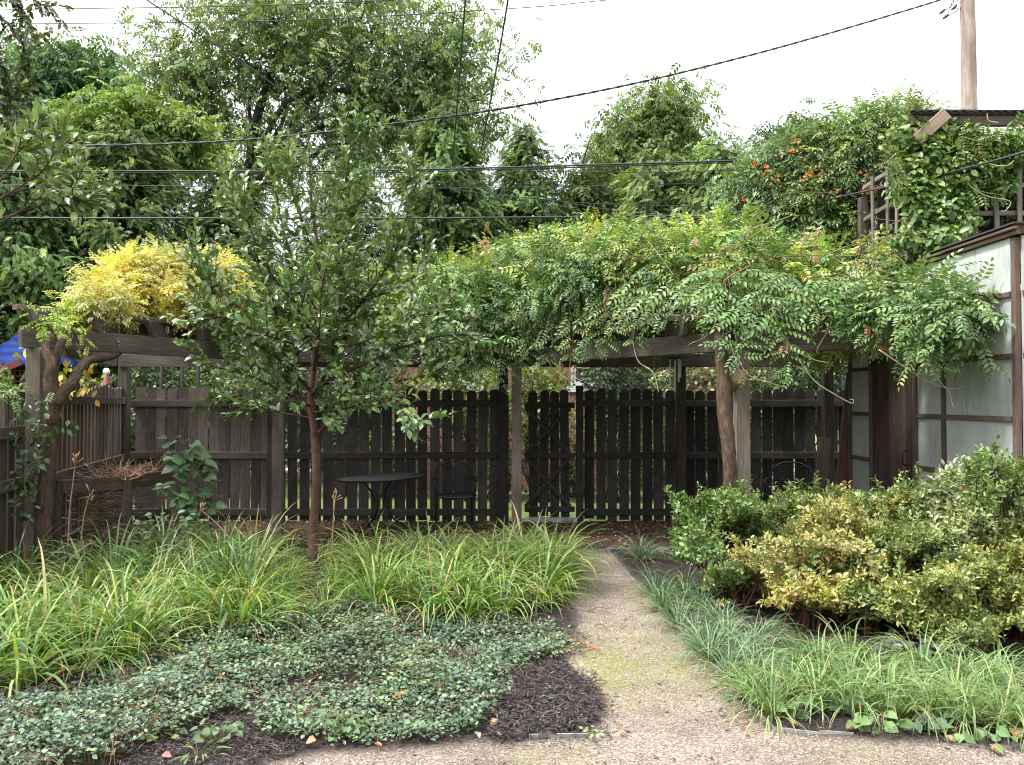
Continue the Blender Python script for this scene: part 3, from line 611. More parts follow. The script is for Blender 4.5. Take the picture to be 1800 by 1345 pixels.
def chair(label, px_, Yc, rot, zs=1.0):
    cx = px2x(px_, Yc); th = thing('iron_chair', label, 'chair', (cx, Yc, 0)); R_ = np.array([[cos(rot), -sin(rot)], [sin(rot), cos(rot)]])
    def W_(p): q = R_@np.array([p[0], p[1]]); return (cx+q[0], Yc+q[1], p[2]*zs)
    def tb_(name, *paths, r=.011, n=24):
        g = Geo()
        for p in paths: tube(g, [W_(v) for v in spline(p, n)], r, 6)
        build(name, g, M['iron'], th)
    seat = Geo(); loop = [(-.22, -.2, .44), (-.1, -.235, .43), (.1, -.235, .43), (.22, -.2, .44), (.22, .2, .42), (-.22, .2, .42), (-.22, -.2, .44)]
    tube(seat, [W_(v) for v in spline(loop, 40)], .013, 6)
    As = [W_((-.21, -.2+k*.4/22, .435)) for k in range(23)]; Bs = [W_((.21, -.2+k*.4/22, .435)) for k in range(23)]; tubes_batch(seat, As, Bs, .006, 4)
    As = [W_((-.21+k*.42/22, -.21, .438)) for k in range(23)]; Bs = [W_((-.21+k*.42/22, .2, .426)) for k in range(23)]; tubes_batch(seat, As, Bs, .005, 4); build('seat', seat, M['iron'], th)
    bk = Geo(); arc = [(-.23, .2, .42), (-.25, .24, .6), (-.22, .27, .74), (-.1, .29, .82), (.1, .29, .82), (.22, .27, .74), (.25, .24, .6), (.23, .2, .42)]
    s_ = spline(arc, 40); tube(bk, [W_(v) for v in s_], .012, 6)
    As, Bs = [], []
    for k in range(21):
        x = -.21+k*.021; zt = .82-.10*(abs(x)/.22)**2.4; As.append(W_((x, .20, .44))); Bs.append(W_((x, .28, zt)))
    for k in range(14):
        z = .46+k*.025; As.append(W_((-.235, .21+.06*k/14, z))); Bs.append(W_((.235, .21+.06*k/14, z)))
    tubes_batch(bk, As, Bs, .005, 4); build('backrest', bk, M['iron'], th)
    for s in (-1, 1):
        tb_('arm', [(s*.24, .25, .62), (s*.27, .1, .64), (s*.27, -.12, .62), (s*.25, -.2, .60), (s*.23, -.2, .44)])
        tb_('leg', [(s*.22, -.2, .44), (s*.225, -.21, .2), (s*.23, -.24, 0)]); tb_('leg', [(s*.22, .2, .42), (s*.225, .23, .2), (s*.23, .28, 0)])
chair('black wrought iron armchair beside the bistro table', 800, 10.25, .12)
chair('black wrought iron armchair in deep shade behind the yellow leaved shrub', 1385, 10.1, -.45, 1.0)

wc = thing('wind_chime', 'wind chime of pale metal tubes hanging from the pergola', 'wind chime', P(1185, 610, 9.3))
g = Geo(); q = P(1186, 629, 9.3); tube(g, [q+[0, 0, -.005], q+[0, 0, .012]], .065, 16); build('top_disc', g, M['dark_bark'], wc)
for px_, dy, y0, y1 in ((1178, -.03, 632, 681), (1186.5, -.02, 634, 688), (1193, .02, 631, 672), (1196, .06, 632, 664)):
    g = Geo(); a = P(px_, y0, 9.3+dy); b_ = P(px_, y1, 9.3+dy); tube(g, [a, b_], .0095, 10); build('tube', g, M['steel'], wc)
g = Geo(); tube(g, [q+[0, 0, .01], q+[0, .0, .13]], .003, 4); tube(g, [q, q+[0, 0, -.35]], .002, 4); build('cord', g, M['dark_bark'], wc)

for lab, a, b_, w_, c_ in (('grey plank leaning in the corner beside the shed, left of the reddish one', (1466, 905, 9.3), (1496, 655, 9.55), .10, (1.0, .95, .9)), ('reddish brown plank leaning against the shed corner', (1478, 925, 9.15), (1508, 640, 9.5), .13, (1.5, 1.0, .85)), ('short dark plank leaning against the fence, lowest of those by the shed', (1436, 900, 9.9), (1450, 770, 10.3), .14, (.8, .75, .7))):
    p0 = P(*a); p0[2] = .0; g = Geo(); bar(g, p0, P(*b_), .03, w_, (1, 0, .1), c_); build('leaning_plank', g, M['brown'], None, p0, lab, 'plank', 'planks leaning beside the shed')

bn = thing('brushwood_bin', 'low open timber bin heaped with cut twigs in the left corner', 'bin', (-4.3, 8.8, 0))
bA, bB, bC, bD = np.array([-4.40, 8.02]), np.array([-3.92, 8.46]), np.array([-3.80, 9.37]), np.array([-4.62, 9.25])
for a, b_ in ((bA, bB), (bB, bC), (bC, bD), (bD, bA)):
    d = nrm(b_-a)*.045; g = Geo(); bar(g, (*(a+d), .765), (*(b_-d), .765), .035, .13, col=(.85, .72, .66)); build('rail', g, M['wood'], bn)
for p in (bA, bB, bC, bD):
    g = Geo(); bar(g, (*p, -.02), (*p, .83), .075, .075, (0, 1, 0), (1.1, .95, .9)); build('post', g, M['wood'], bn)
n_ = 420; cen = (bA+bB+bC+bD)/4; g = Geo()
t1 = rng.random((n_, 2)); mid = bA+(bB-bA)*t1[:, :1]*.98+(bD-bA)*t1[:, 1:]*.9; zz = rng.random(n_)**.7*.86+.02
an = rng.normal(.35, .5, n_); ln = rng.uniform(.12, .42, n_); dz = rng.normal(.12, .18, n_)
dv = nrm(np.stack([np.cos(an), np.sin(an), dz], 1)); c0 = np.stack([mid[:, 0], mid[:, 1], zz], 1)
tubes_batch(g, c0-dv*ln[:, None]*.6, c0+dv*ln[:, None]*.6, rng.uniform(.002, .0055, n_), 4, palette(n_, [(1.2, .95, .85), (1.8, 1.4, 1.2), (.6, .5, .45), (2.6, 2.0, 1.7)]))
k_ = 80; p = np.stack([rng.uniform(-4.3, -3.85, k_), rng.uniform(8.35, 9.2, k_), np.full(k_, .80)], 1); dv = nrm(np.stack([rng.normal(-.1, .7, k_), rng.normal(0, .3, k_), rng.uniform(.1, .9, k_)], 1))
tubes_batch(g, p, p+dv*rng.uniform(.08, .30, (k_, 1)), .004, 4, (2.6, 2.1, 1.8))
build('cut_twigs', g, M['twig'], None, (-4.2, 8.8, .4), 'heap of thin brown cut twigs filling the timber bin', 'twigs', kind='stuff')

ed = thing('metal_edging', 'thin pale metal edging strip along the right side of the gravel path', 'edging', G(1150, 1065))
for pts in ([(1067, 968), (1110, 1018), (1155, 1068), (1262, 1182), (1332, 1257), (1365, 1288)], [(1366, 1288), (1440, 1293), (1500, 1294)], [(1069, 967), (1130, 965), (1195, 963)]):
    q = [G(a, b_) for a, b_ in pts]; g = Geo()
    for a, b_ in zip(q, q[1:]): bar(g, a+[0, 0, .012], b_+[0, 0, .002], .003, .03, bev=.0005)
    build('strip', g, plain('worn_zinc', (.42, .40, .38), .5, .5), ed)
g = Geo(); q = [G(930, 1299), G(985, 1298), G(1035, 1297)]
for a, b_ in zip(q, q[1:]): bar(g, a+[0, 0, .008], b_+[0, 0, .008], .006, .03, bev=.001)
build('metal_edging', g, M['galv'], None, G(985, 1298), 'short metal edging strip at the foot of the dark mulch patch', 'edging')

# ================================================================== BACKGROUND TREES
GREENS = [(.045, .085, .022), (.06, .105, .025), (.038, .07, .024), (.085, .13, .03)]
cr = np.random.default_rng(5)
PIN = [compound(4, .42, .6, SLIM, np.random.default_rng(s), 1.25) for s in range(3)]
PINL = [compound(5, .275, .5, LFT, np.random.default_rng(s+9), 1.15, .22) for s in range(5)]
PINS = [compound(5, .27, .7, LFT, np.random.default_rng(s+19), .95) for s in range(4)]
def spray_t(seed):
    r = np.random.default_rng(seed); it = []
    for i in range(17):
        f = i/16.; s = (-1)**i
        d = nrm(np.array([s*(.75-.35*f)+r.normal(0, .12), .6+.4*f, -.25-.35*f+r.normal(0, .15)])); n = nrm(np.array([r.normal(0, .25), .25, 1]))
        it.append((SLIM, frames(d[None], n[None], .27, .33)[0], np.array([0, f*.8, -.22*f*f])))
    return merge(it)
SPRAY = [spray_t(s) for s in range(4)]
def scatter(g, tmpls, d, n, size, pos, col, r=cr, asp=1.0):
    which = r.integers(0, len(tmpls), len(pos))
    for k, tm in enumerate(tmpls):
        m = which == k
        if m.any(): g.inst(tm, frames(d[m], n[m], size[m]*asp, size[m]), pos[m], col[m])
def limb(g, a, b, r0, r1, sag=.12, k=7, n=10, col=(1, 1, 1), r=cr):
    a = np.asarray(a, float); b = np.asarray(b, float); Ln = np.linalg.norm(b-a)
    m1 = a+(b-a)*.35+r.normal(0, .05, 3)*Ln+np.array([0, 0, sag*Ln*.6]); m2 = a+(b-a)*.7+r.normal(0, .05, 3)*Ln+np.array([0, 0, sag*Ln*.5])
    s = spline([a, m1, m2, b], n); tube(g, s, np.linspace(r0, r1, n), k, col); return s
def crown_points(blobs, Y, n, depth=.8, r=cr):
    """blobs: photo ellipses (px, py, rx, ry) at depth Y -> points in the crown's volume, biased to its shell"""
    ar = np.array([b[2]*b[3] for b in blobs], float); w_ = r.choice(len(blobs), n, p=ar/ar.sum()); pts = []
    sc_ = Y/F
    for k in w_:
        px, py, rx, ry = blobs[k][:4]; u = nrm(r.normal(0, 1, 3))*r.random()**(1/2.6)
        c_ = P(px, py, Y+(blobs[k][4] if len(blobs[k]) > 4 else 0)); pts.append(c_+u*np.array([rx*sc_, rx*sc_*depth, ry*sc_]))
    return np.array(pts)
def broad_tree(name, label, Y, base_px, blobs, n_att, per, size, cols, tmpls, forks, r0=.16, sig=.45, wts=None, group='trees beyond the fence', bark='dark_bark', droop=.45, seed=1, twigs=True, depth=.8):
    r = np.random.default_rng(seed); bx = px2x(base_px, Y); th = thing(name, label, 'tree', (bx, Y, 0), group)
    att = crown_points(blobs, Y, n_att, depth, r); g = Geo()
    fk = [P(*f, Y) if len(f) == 2 else P(f[0], f[1], Y+f[2]) for f in forks]
    base = np.array([bx, Y, -.1]); s = spline([base, base+(fk[0]-base)*.5+r.normal(0, .08, 3), fk[0]], 14); tube(g, s, np.linspace(r0, r0*.8, 14), 9)
    main = [fk[0]]
    for f in fk[1:]:
        q = limb(g, fk[0], f, r0*.55, r0*.16, .05, 7, 14, r=r); main += list(q[4:])
    main = np.array(main)
    for a in att:
        d_ = np.linalg.norm(main-a, axis=1)+(main[:, 2] > a[2])*1.5; q = main[np.argmin(d_)]
        limb(g, q, a, r0*.12, r0*.03, .1, 4, 6, r=r)
    build('trunk', g, M[bark], th)
    n = n_att*per; idx = np.repeat(np.arange(n_att), per); sg = sig*r.uniform(.6, 1.4, n_att)[idx][:, None]
    pos = att[idx]+r.normal(0, 1, (n, 3))*sg*np.array([1, 1, .6])
    az = r.uniform(0, 2*pi, n); outw = nrm(np.stack([np.cos(az), np.sin(az), r.normal(-droop, .35, n)], 1))
    nn_ = nrm(np.stack([r.normal(0, .35, n), r.normal(0, .35, n), np.ones(n)], 1)); tone = np.exp(r.normal(0, .16, n_att))[idx][:, None]
    g = Geo(); scatter(g, tmpls, outw, nn_, size*r.uniform(.7, 1.25, n), pos, palette(n, cols, wts, .16, r)*tone, r); build('crown', g, M['dull'], th)
    return th
def conifer(name, label, Y, px, py_top, half_px, n, cols, wts=None, shape=.75, size=.32, seed=1, group='trees beyond the fence', lean=0, zb=0.0, bulge=.30):
    r = np.random.default_rng(seed); x = px2x(px, Y); top = P(px, py_top, Y)[2]; Rm = half_px*Y/F
    th = thing(name, label, 'tree', (x, Y, 0), group); g = Geo()
    zz = np.linspace(-.1, top*.97, 16); tube(g, np.stack([x+lean*zz/top, np.full(16, Y), zz], 1), np.linspace(.12+top*.012, .02, 16), 8)
    nl = 150; f = (np.arange(nl)+.5)/nl*.97+.02; az0 = np.arange(nl)*2.399+r.normal(0, .3, nl)
    prof = lambda f: Rm*np.minimum(1, (1-f)/(1-bulge))**shape*np.minimum(1, .55+f*1.6)
    L_ = prof(f)*np.exp(r.normal(0, .17, nl))
    for i_ in range(nl):
        a = np.array([x+lean*f[i_], Y, f[i_]*top]); b_ = a+np.array([cos(az0[i_])*L_[i_]*.85, sin(az0[i_])*L_[i_]*.85, .12*L_[i_]]); limb(g, a, b_, .03, .006, -.06, 4, 5, r=r)
    build('trunk', g, M['dark_bark'], th)
    k = r.choice(nl, n, p=(L_+.12)**1.3/((L_+.12)**1.3).sum()); t_ = r.random(n)**.55
    az = az0[k]+r.normal(0, .16, n)*(1.2-t_*.3); rad = L_[k]*t_; z = f[k]*top+.12*rad+r.normal(0, .13, n)-.12*t_
    pos = np.stack([x+lean*f[k]+np.cos(az)*rad+r.normal(0, .07, n), Y+np.sin(az)*rad+r.normal(0, .07, n), z], 1)
    d = nrm(np.stack([np.cos(az)+r.normal(0, .35, n), np.sin(az)+r.normal(0, .35, n), r.normal(-.35, .4, n)], 1)); nn_ = nrm(np.stack([np.cos(az)*.5+r.normal(0, .3, n), np.sin(az)*.5+r.normal(0, .3, n), np.full(n, .8)], 1))
    tone = np.exp(r.normal(0, .22, nl))[k][:, None]
    g = Geo(); scatter(g, SPRAY, d, nn_, size*r.uniform(.65, 1.3, n), pos, palette(n, cols, wts, .15, r)*tone, r, .9); build('crown', g, M['dull'], th)
    return th
CED = [(.09, .15, .05), (.065, .115, .045), (.14, .20, .065), (.20, .25, .08)]; CW = [4, 4, 2, 1.2]
broad_tree('honey_locust', 'tall airy broadleaf tree with several forked dark stems and sky between its leaves', 23, 440,
    [(330, 110, 90, 95), (420, 40, 110, 90), (560, 10, 130, 110), (690, 50, 120, 110), (790, 90, 70, 140), (470, 140, 110, 80), (600, 130, 110, 90), (730, 170, 90, 80), (300, 190, 60, 40), (600, 230, 130, 40), (835, 190, 40, 80), (380, 230, 40, 40), (690, 260, 120, 50), (800, 270, 60, 60), (350, 260, 60, 50), (450, 275, 80, 45), (560, 300, 110, 50), (300, 120, 60, 90)],
    350, 26, .37, [(.15, .215, .105), (.185, .255, .12), (.105, .165, .085), (.23, .28, .13)], PIN, [(432, 345), (345, 175), (300, 90), (455, 130), (480, 20), (500, 150, 1), (540, 20, 1), (620, 90, -1), (650, -20), (720, 150), (790, 60), (760, 210, 1), (560, 200, -1.5)], .17, .55, seed=3)
broad_tree('broadleaf_tree', 'dense bluish green tree at the left under the open sky', 25, 120, [(130, 190, 90, 75), (60, 170, 60, 90), (185, 150, 50, 50), (120, 130, 50, 40), (40, 260, 60, 80), (150, 280, 120, 80)], 120, 60, .44,
    [(.105, .18, .09), (.135, .215, .10), (.085, .15, .08)], PIN, [(120, 330), (80, 200), (150, 180), (190, 160), (60, 130)], .22, .6, seed=4)
broad_tree('yellow_green_tree', 'bright yellow green feathery tree in front of the dark cedars at the left', 17.2, 225, [(235, 225, 75, 45), (180, 240, 50, 40), (290, 235, 45, 40), (240, 190, 40, 22)], 60, 70, .36,
    [(.17, .245, .065), (.21, .285, .08), (.13, .205, .055)], PIN, [(230, 330), (190, 240), (270, 230), (240, 200)], .12, .3, seed=5)
conifer('cedar', 'broad dark cedar at the far left edge behind the side fence', 15.6, 20, 220, 165, 14000, CED, CW, .45, .235, seed=21)
conifer('cedar', 'full drooping cedar behind the yellow vine, left of the young tree', 16.2, 215, 220, 165, 17000, CED, [3, 3, 3, 2], .42, .235, seed=22)
conifer('cedar', 'dark cedar mostly hidden behind the young tree', 17.5, 400, 300, 135, 8500, CED, CW, .42, .25, seed=23)
conifer('cedar', 'dark cedar filling the gap behind the right half of the young tree', 18.5, 610, 285, 140, 8500, CED, CW, .42, .25, seed=28)
conifer('cedar', 'tall pointed cedar just right of the young tree under the steep wires', 17.5, 785, 180, 150, 19000, CED, CW, .60, .235, seed=24)
conifer('cedar', 'pointed cedar with bare white sky on its right side', 18.2, 925, 215, 122, 14000, CED, CW, .62, .235, seed=25)
broad_tree('broadleaf_tree', 'tall airy tree with a layered round crown against the white sky right of centre', 25, 1120, [(1150, 190, 70, 40), (1110, 230, 50, 45), (1190, 225, 55, 40), (1090, 290, 35, 50), (1150, 290, 80, 50), (1095, 360, 30, 60)], 95, 34, .40,
    [(.15, .21, .085), (.185, .245, .10), (.12, .175, .075)], PIN, [(1125, 400), (1110, 250), (1150, 180), (1190, 230), (1085, 300)], .15, .42, seed=6)
conifer('cypress', 'wide light green cypress beyond the wisteria right of centre', 17.2, 1155, 255, 118, 13000, [(.145, .21, .08), (.11, .175, .065), (.19, .255, .09)], None, .45, .235, seed=26)
conifer('cypress', 'wide light green cypress beside the trumpet vine at the right', 17.0, 1265, 245, 140, 16000, [(.145, .21, .08), (.11, .175, .065), (.19, .255, .09)], None, .4, .235, seed=27)
broad_tree('broadleaf_tree', 'small distant tree top rising behind the orange flowered vine', 26, 1390, [(1385, 270, 40, 40), (1400, 240, 22, 22), (1360, 300, 40, 40)], 36, 46, .45, [(.07, .115, .045), (.09, .14, .05)], PIN, [(1385, 330), (1390, 260)], .14, .4, seed=7)
broad_tree('thin_sapling', 'thin sparse tree with bare twig tips in the white gap between the evergreens', 19, 1030, [(1030, 300, 32, 45), (1040, 360, 40, 45), (1010, 390, 30, 40), (1060, 400, 40, 40)], 60, 13, .40, [(.075, .11, .045), (.10, .14, .05)], PIN, [(1030, 420), (1010, 300), (1035, 250), (1060, 290)], .09, .25, seed=8)
# bushes just beyond the fences
BUSHP = [OVAL, LEAF]
def bush(label, px, Y, py_top, half, cols, n=3000, size=.07, seed=1, wts=None, name='garden_shrub', group='shrubs growing beyond the board fence', full=False):
    r = np.random.default_rng(seed); x = px2x(px, Y); top = P(px, py_top, Y)[2]; R_ = half*Y/F
    th = thing(name, label, 'shrub', (x, Y, 0), group); g = Geo()
    u = nrm(r.normal(0, 1, (n, 3)))*(r.random(n)**(1/3.5))[:, None]; lump = 1+.28*np.sin(u[:, :1]*5+seed)*np.cos(u[:, 2:]*6+seed)
    pos = np.array([x, Y, top*(.5 if full else .72)])+u*np.array([R_, R_*.8, top*(.5 if full else .29)])*lump
    for k in range(26):
        q = pos[r.integers(0, n)]; limb(g, (x+r.normal(0, .1), Y+r.normal(0, .1), -.07), q, .018, .004, .1, 4, 6, r=r)
    build('stems', g, M['dark_bark'], th); g = Geo()
    d = nrm(u*.8+r.normal(0, .6, (n, 3))+[0, 0, -.2]); nn_ = nrm(u*.6+r.normal(0, .4, (n, 3))+[0, 0, .7])
    scatter(g, BUSHP, d, nn_, size*r.uniform(.6, 1.3, n), pos, palette(n, cols, wts, .2, r)*np.exp(.25*np.sin(pos[:, :1]*7+pos[:, 2:]*5)), r); build('foliage', g, M['leaf'], th)
YG = [(.14, .20, .03), (.10, .16, .025), (.20, .24, .04)]; DG = [(.04, .07, .025), (.055, .09, .03)]; MG = [(.07, .12, .03), (.10, .15, .035)]
bush('dark shrub beyond the fence between the two left posts', 275, 14.2, 615, 55, DG, 2600, .07, 31)
bush('dull green shrub behind the fence left of the young tree', 400, 14.5, 610, 80, MG, 3000, .07, 32)
bush('shaded shrub behind the fence at the back of the young tree', 600, 14.5, 600, 95, DG, 3000, .07, 33)
bush('bright yellow green shrub beyond the fence left of the gate', 815, 14.0, 618, 78, YG, 4600, .07, 34)
bush('yellow green shrub behind the gate below the white window', 950, 13.7, 632, 52, YG, 3600, .065, 35)
bush('dark shrub beyond the fence behind the wind chime', 1082, 13.6, 610, 58, DG, 4200, .07, 36)
bush('pink and green flowering shrub beyond the fence right of the wind chime', 1215, 14.2, 612, 65, [(.10, .16, .04), (.16, .2, .06), (.6, .28, .26), (.65, .5, .42), (.05, .08, .03)], 3000, .075, 37, [5, 3, 1.5, 1.5, 3])
bush('pale pink and green shrub beyond the fence behind the right post', 1335, 14.0, 625, 42, [(.10, .16, .04), (.6, .38, .32), (.05, .09, .03)], 1800, .07, 38, [5, 1.6, 3])
bush('broad leaved green shrub beyond the fence at its right end', 1425, 13.6, 612, 52, [(.06, .12, .03), (.09, .16, .04)], 1500, .13, 39)
bush('dark leafy shrub beyond the fence at the shed corner', 1490, 13.8, 600, 60, DG, 2600, .08, 41)
for px_, y_, lab in ((690, 14.4, 'low green shrub seen only through fence slits behind the table'), (875, 14.3, 'low green shrub seen through the slits left of the gate'), (1010, 14.4, 'low green shrub seen through the gate boards below the window'), (1150, 14.2, 'low green shrub seen through the fence slits right of the gate')):
    bush(lab, px_, y_, 722, 62, YG, 1500, .07, int(px_), full=True)
bush('pale green shrub beyond the low fence at the far left', -20, 12, 640, 70, MG, 2000, .07, 40)

# ================================================================== VINES
def shell(blobs, n, r, flat=.9, inner=.78):
    """points near the outside of a union of ellipsoids (x, y, z, rx, ry, rz), with outward normals"""
    B = np.array(blobs, float); ar = B[:, 3]*B[:, 5]+B[:, 3]*B[:, 4]; k = r.choice(len(B), n*3, p=ar/ar.sum())
    u = nrm(r.normal(0, 1, (n*3, 3))); q = B[k, :3]+u*B[k, 3:]*(r.uniform(inner, 1.06, (n*3, 1)))
    keep = np.ones(len(q), bool)
    for i_, b_ in enumerate(B):
        ins = (((q-b_[:3])/b_[3:])**2).sum(1) < (inner-.1)**2; keep &= ~(ins & (k != i_))
    q = q[keep][:n]; nn_ = nrm(u[keep][:n]/B[k[keep][:n], 3:]); return q, nn_
def foliage(g, blobs, n, size, cols, wts, tmpls, r, down=.5, k=7, thr=.36, spr=.34):
    """leafy shoots on the outside of the blobs: each shoot bears k pinnate leaves around one axis; thin spots stay open"""
    nc = int(n/k*1.35); q, u = shell(blobs, nc, r)
    hole = fbm(q[:, 0]*2.6+q[:, 1]*.8, q[:, 2]*2.8+q[:, 1]*1.3, 14); keep = hole > thr; q, u = q[keep], u[keep]; m = len(q)
    low = np.clip(-u[:, 2:], 0, 1); ax = nrm(u*.7+r.normal(0, .55, (m, 3))-np.array([0, 0, down])*(.6+low)+np.array([0, -.12, 0])); ln = spr*r.uniform(.5, 1.5, m)
    patch = fbm(q[:, 0]*1.7+q[:, 2]*.9, q[:, 1]*1.7+q[:, 2]*1.3, 4); tone = (1+1.1*(patch[:, None]-.47)*np.array([1.7, 1.15, .5]))*np.exp(r.normal(0, .2, (m, 1)))
    p1 = nrm(np.cross(ax, r.normal(0, 1, (m, 3)))); p2 = np.cross(ax, p1)
    for j in range(k):
        t = j/(k-1.); a = j*2.4+r.normal(0, .3, m); side = p1*np.cos(a)[:, None]+p2*np.sin(a)[:, None]
        d = nrm(side*(.95-.5*t)+ax*(.3+.7*t)+r.normal(0, .15, (m, 3))-np.array([0, 0, .10+.25*down])); nn_ = nrm(ax*.35-d*.2+r.normal(0, .22, (m, 3))+[0, -.15, .9])
        sz = size*(1.12-.5*t)*r.uniform(.65, 1.25, m)
        scatter(g, tmpls, d, nn_, sz, q+ax*(ln*(t-.45))[:, None]-np.array([0, 0, .05])*t*t, np.clip(palette(m, cols, wts, .13, r)*tone, .005, .8), r)
def streamer(g, gs, pts, n, size, cols, wts, tmpls, r, stem=.004):
    s = spline(pts, 60); k = np.linspace(2, 57, n).astype(int); tan = nrm(np.gradient(s, axis=0))[k]; side = nrm(np.cross(tan, np.tile([0, 1., .2], (n, 1))))*np.where(np.arange(n) % 2, 1, -1)[:, None]
    d = nrm(side*.9+tan*.35+r.normal(0, .25, (n, 3))+np.array([0, -.35, -.15])); nn_ = nrm(np.tile([0, -.5, .8], (n, 1))+r.normal(0, .25, (n, 3)))
    taper = np.linspace(1.1, .55, n)
    scatter(g, tmpls, d, nn_, size*taper*r.uniform(.8, 1.2, n), s[k], palette(n, cols, wts, .16, r), r)
    tube(gs, s, np.linspace(stem, stem*.5, 60), 4, (1, 1, 1))
vr = np.random.default_rng(77)
def at(px, py, dy=0.0):
    f = front_at(px); return P(px, py, f[1]+dy)
WG = [(.13, .215, .055), (.175, .26, .06), (.085, .165, .06), (.27, .31, .075), (.36, .26, .13)]; WW = [4, 5, 2.5, 4.5, .14]
wb = []
for (px, py, rx, rz) in [(745, 520, .36, .30), (790, 490, .42, .42), (850, 470, .45, .42), (915, 452, .45, .40), (980, 440, .45, .38), (1040, 438, .42, .32), (1100, 440, .42, .34), (1160, 448, .42, .36), (1225, 455, .42, .36), (1290, 460, .40, .36), (1355, 462, .40, .36), (1420, 468, .40, .36), (1480, 470, .40, .36), (1530, 478, .34, .32), (1572, 505, .22, .24)]:
    for dy in (.35, 1.15, 2.0):
        c_ = at(px, py+(34 if px < 1000 else 22), .45); c_[2] += rng.normal(0, .07)-.05*dy; c_[1] += dy-.35
        if c_[1] < 11.3: wb.append((*c_, rx*rng.uniform(.85, 1.15), .50, rz*rng.uniform(.85, 1.2)))
nb_top = len(wb)
for (px, py, dy, rx, rz) in [(770, 570, -.05, .30, .26), (830, 565, -.1, .32, .30), (895, 545, -.1, .32, .28), (960, 515, -.1, .30, .22), (1030, 480, -.12, .26, .14), (1592, 530, -.5, .22, .2), (1632, 540, -.7, .18, .18), (1668, 556, -1.0, .13, .13)]:
    c_ = at(px, py, dy); wb.append((*c_, rx, .30, rz))
gst = plain('green_stem', (.14, .15, .06), .6)
wis = thing('wisteria_vine', 'big green wisteria mounded over the pergola roof with trailing shoots above the gate', 'vine', (.5, 9, 2.4))
g = Geo(); foliage(g, wb[:nb_top], 12500, .275, WG, WW, PINL, vr, .35, thr=.41); foliage(g, wb[nb_top:], 1900, .27, [(.10, .185, .07), (.13, .22, .075), (.08, .155, .06), (.19, .25, .075)], None, PINL, vr, .6); gs = Geo()
for pts in [[(840, 560), (845, 600), (852, 640), (856, 665)], [(865, 570), (880, 610), (892, 650), (880, 690)], [(905, 580), (908, 615), (906, 640)], [(960, 570), (972, 600), (962, 630), (955, 655)], [(1000, 540), (1008, 575), (1005, 610), (1002, 632)], [(1040, 545), (1050, 580), (1046, 610), (1040, 632)], [(1105, 500), (1112, 540), (1116, 580), (1112, 604)],
            [(1135, 510), (1155, 545), (1172, 562)], [(1275, 500), (1282, 550), (1270, 590), (1272, 620)], [(1300, 540), (1292, 580), (1300, 620), (1312, 648)], [(1325, 510), (1332, 550), (1322, 590), (1320, 612)], [(1352, 540), (1370, 580), (1385, 630), (1398, 660)], [(1370, 545), (1380, 590), (1376, 620)], [(1420, 510), (1432, 535), (1440, 555)],
            [(1445, 512), (1490, 530), (1520, 575), (1545, 618)], [(1505, 545), (1470, 560)], [(1610, 560), (1632, 600), (1650, 640), (1655, 660)], [(1600, 570), (1605, 600), (1620, 622)], [(1660, 580), (1690, 605), (1700, 620)], [(1700, 545), (1725, 570), (1720, 600)], [(780, 590), (790, 620), (800, 640)], [(815, 580), (822, 615), (828, 640)], [(1215, 500), (1222, 530), (1215, 552)], [(1180, 500), (1190, 530), (1198, 545)], [(930, 560), (925, 590), (932, 615)]]:
    dy = -.32 if pts[0][0] < 1590 else -.95
    q = [at(a, b_, dy-.04*i_) for i_, (a, b_) in enumerate(pts)]; Ln = sum(np.linalg.norm(b_-a) for a, b_ in zip(q, q[1:]))
    gs = Geo(); streamer(g, gs, q, max(6, int(Ln/.042)), .25 if pts[0][0] < 1590 else .19, [(.11, .20, .07), (.14, .235, .07), (.20, .27, .075), (.34, .22, .11)], [4, 4, 2, .15], PINL, vr); build('shoot', gs, gst, wis)
for k_ in range(34):
    px = vr.uniform(765, 1640); f_ = np.interp(px, [760, 900, 1000, 1100, 1250, 1400, 1560, 1640], [585, 575, 545, 515, 510, 510, 535, 560]); l_ = vr.uniform(25, 85)
    q = [at(px, f_-30, -.2), at(px+vr.normal(0, 8), f_+l_*.3, -.3), at(px+vr.normal(0, 14), f_+l_, -.33)]; Ln = np.linalg.norm(q[2]-q[0])
    gs = Geo(); streamer(g, gs, q, max(5, int(Ln/.042)), .27*vr.uniform(.75, 1.1), [(.11, .20, .07), (.14, .235, .07), (.20, .27, .075), (.34, .22, .11)], [4, 4, 2, .08], PINL, vr); build('shoot', gs, gst, wis)
fo = build('foliage', g, M['leaf'], wis)
g = Geo()
for (px, py, dy) in [(1003, 500, -.3), (1000, 620, -.35), (1220, 510, -.3), (1075, 508, -.28), (858, 415, .2), (1085, 398, .3), (1425, 430, .2), (1240, 455, -.1), (1545, 600, -.35), (1270, 440, .1), (830, 560, -.35)]:
    m = 9; q = np.tile(at(px, py, dy), (m, 1))+vr.normal(0, 1, (m, 3))*[.05, .05, .10]; scatter(g, PINL, nrm(vr.normal(0, .4, (m, 3))+[0, -.3, -.9]), nrm(vr.normal(0, .4, (m, 3))+[0, -.8, .3]), vr.uniform(.09, .15, m), q, palette(m, [(.34, .19, .09), (.42, .24, .13), (.22, .12, .06)], None, .2, vr), vr)
build('withered_leaves', g, M['leaf'], wis, label='clusters of withered orange brown leaves')
tan_ = plain('tan_tendril', (.40, .36, .22), .6)
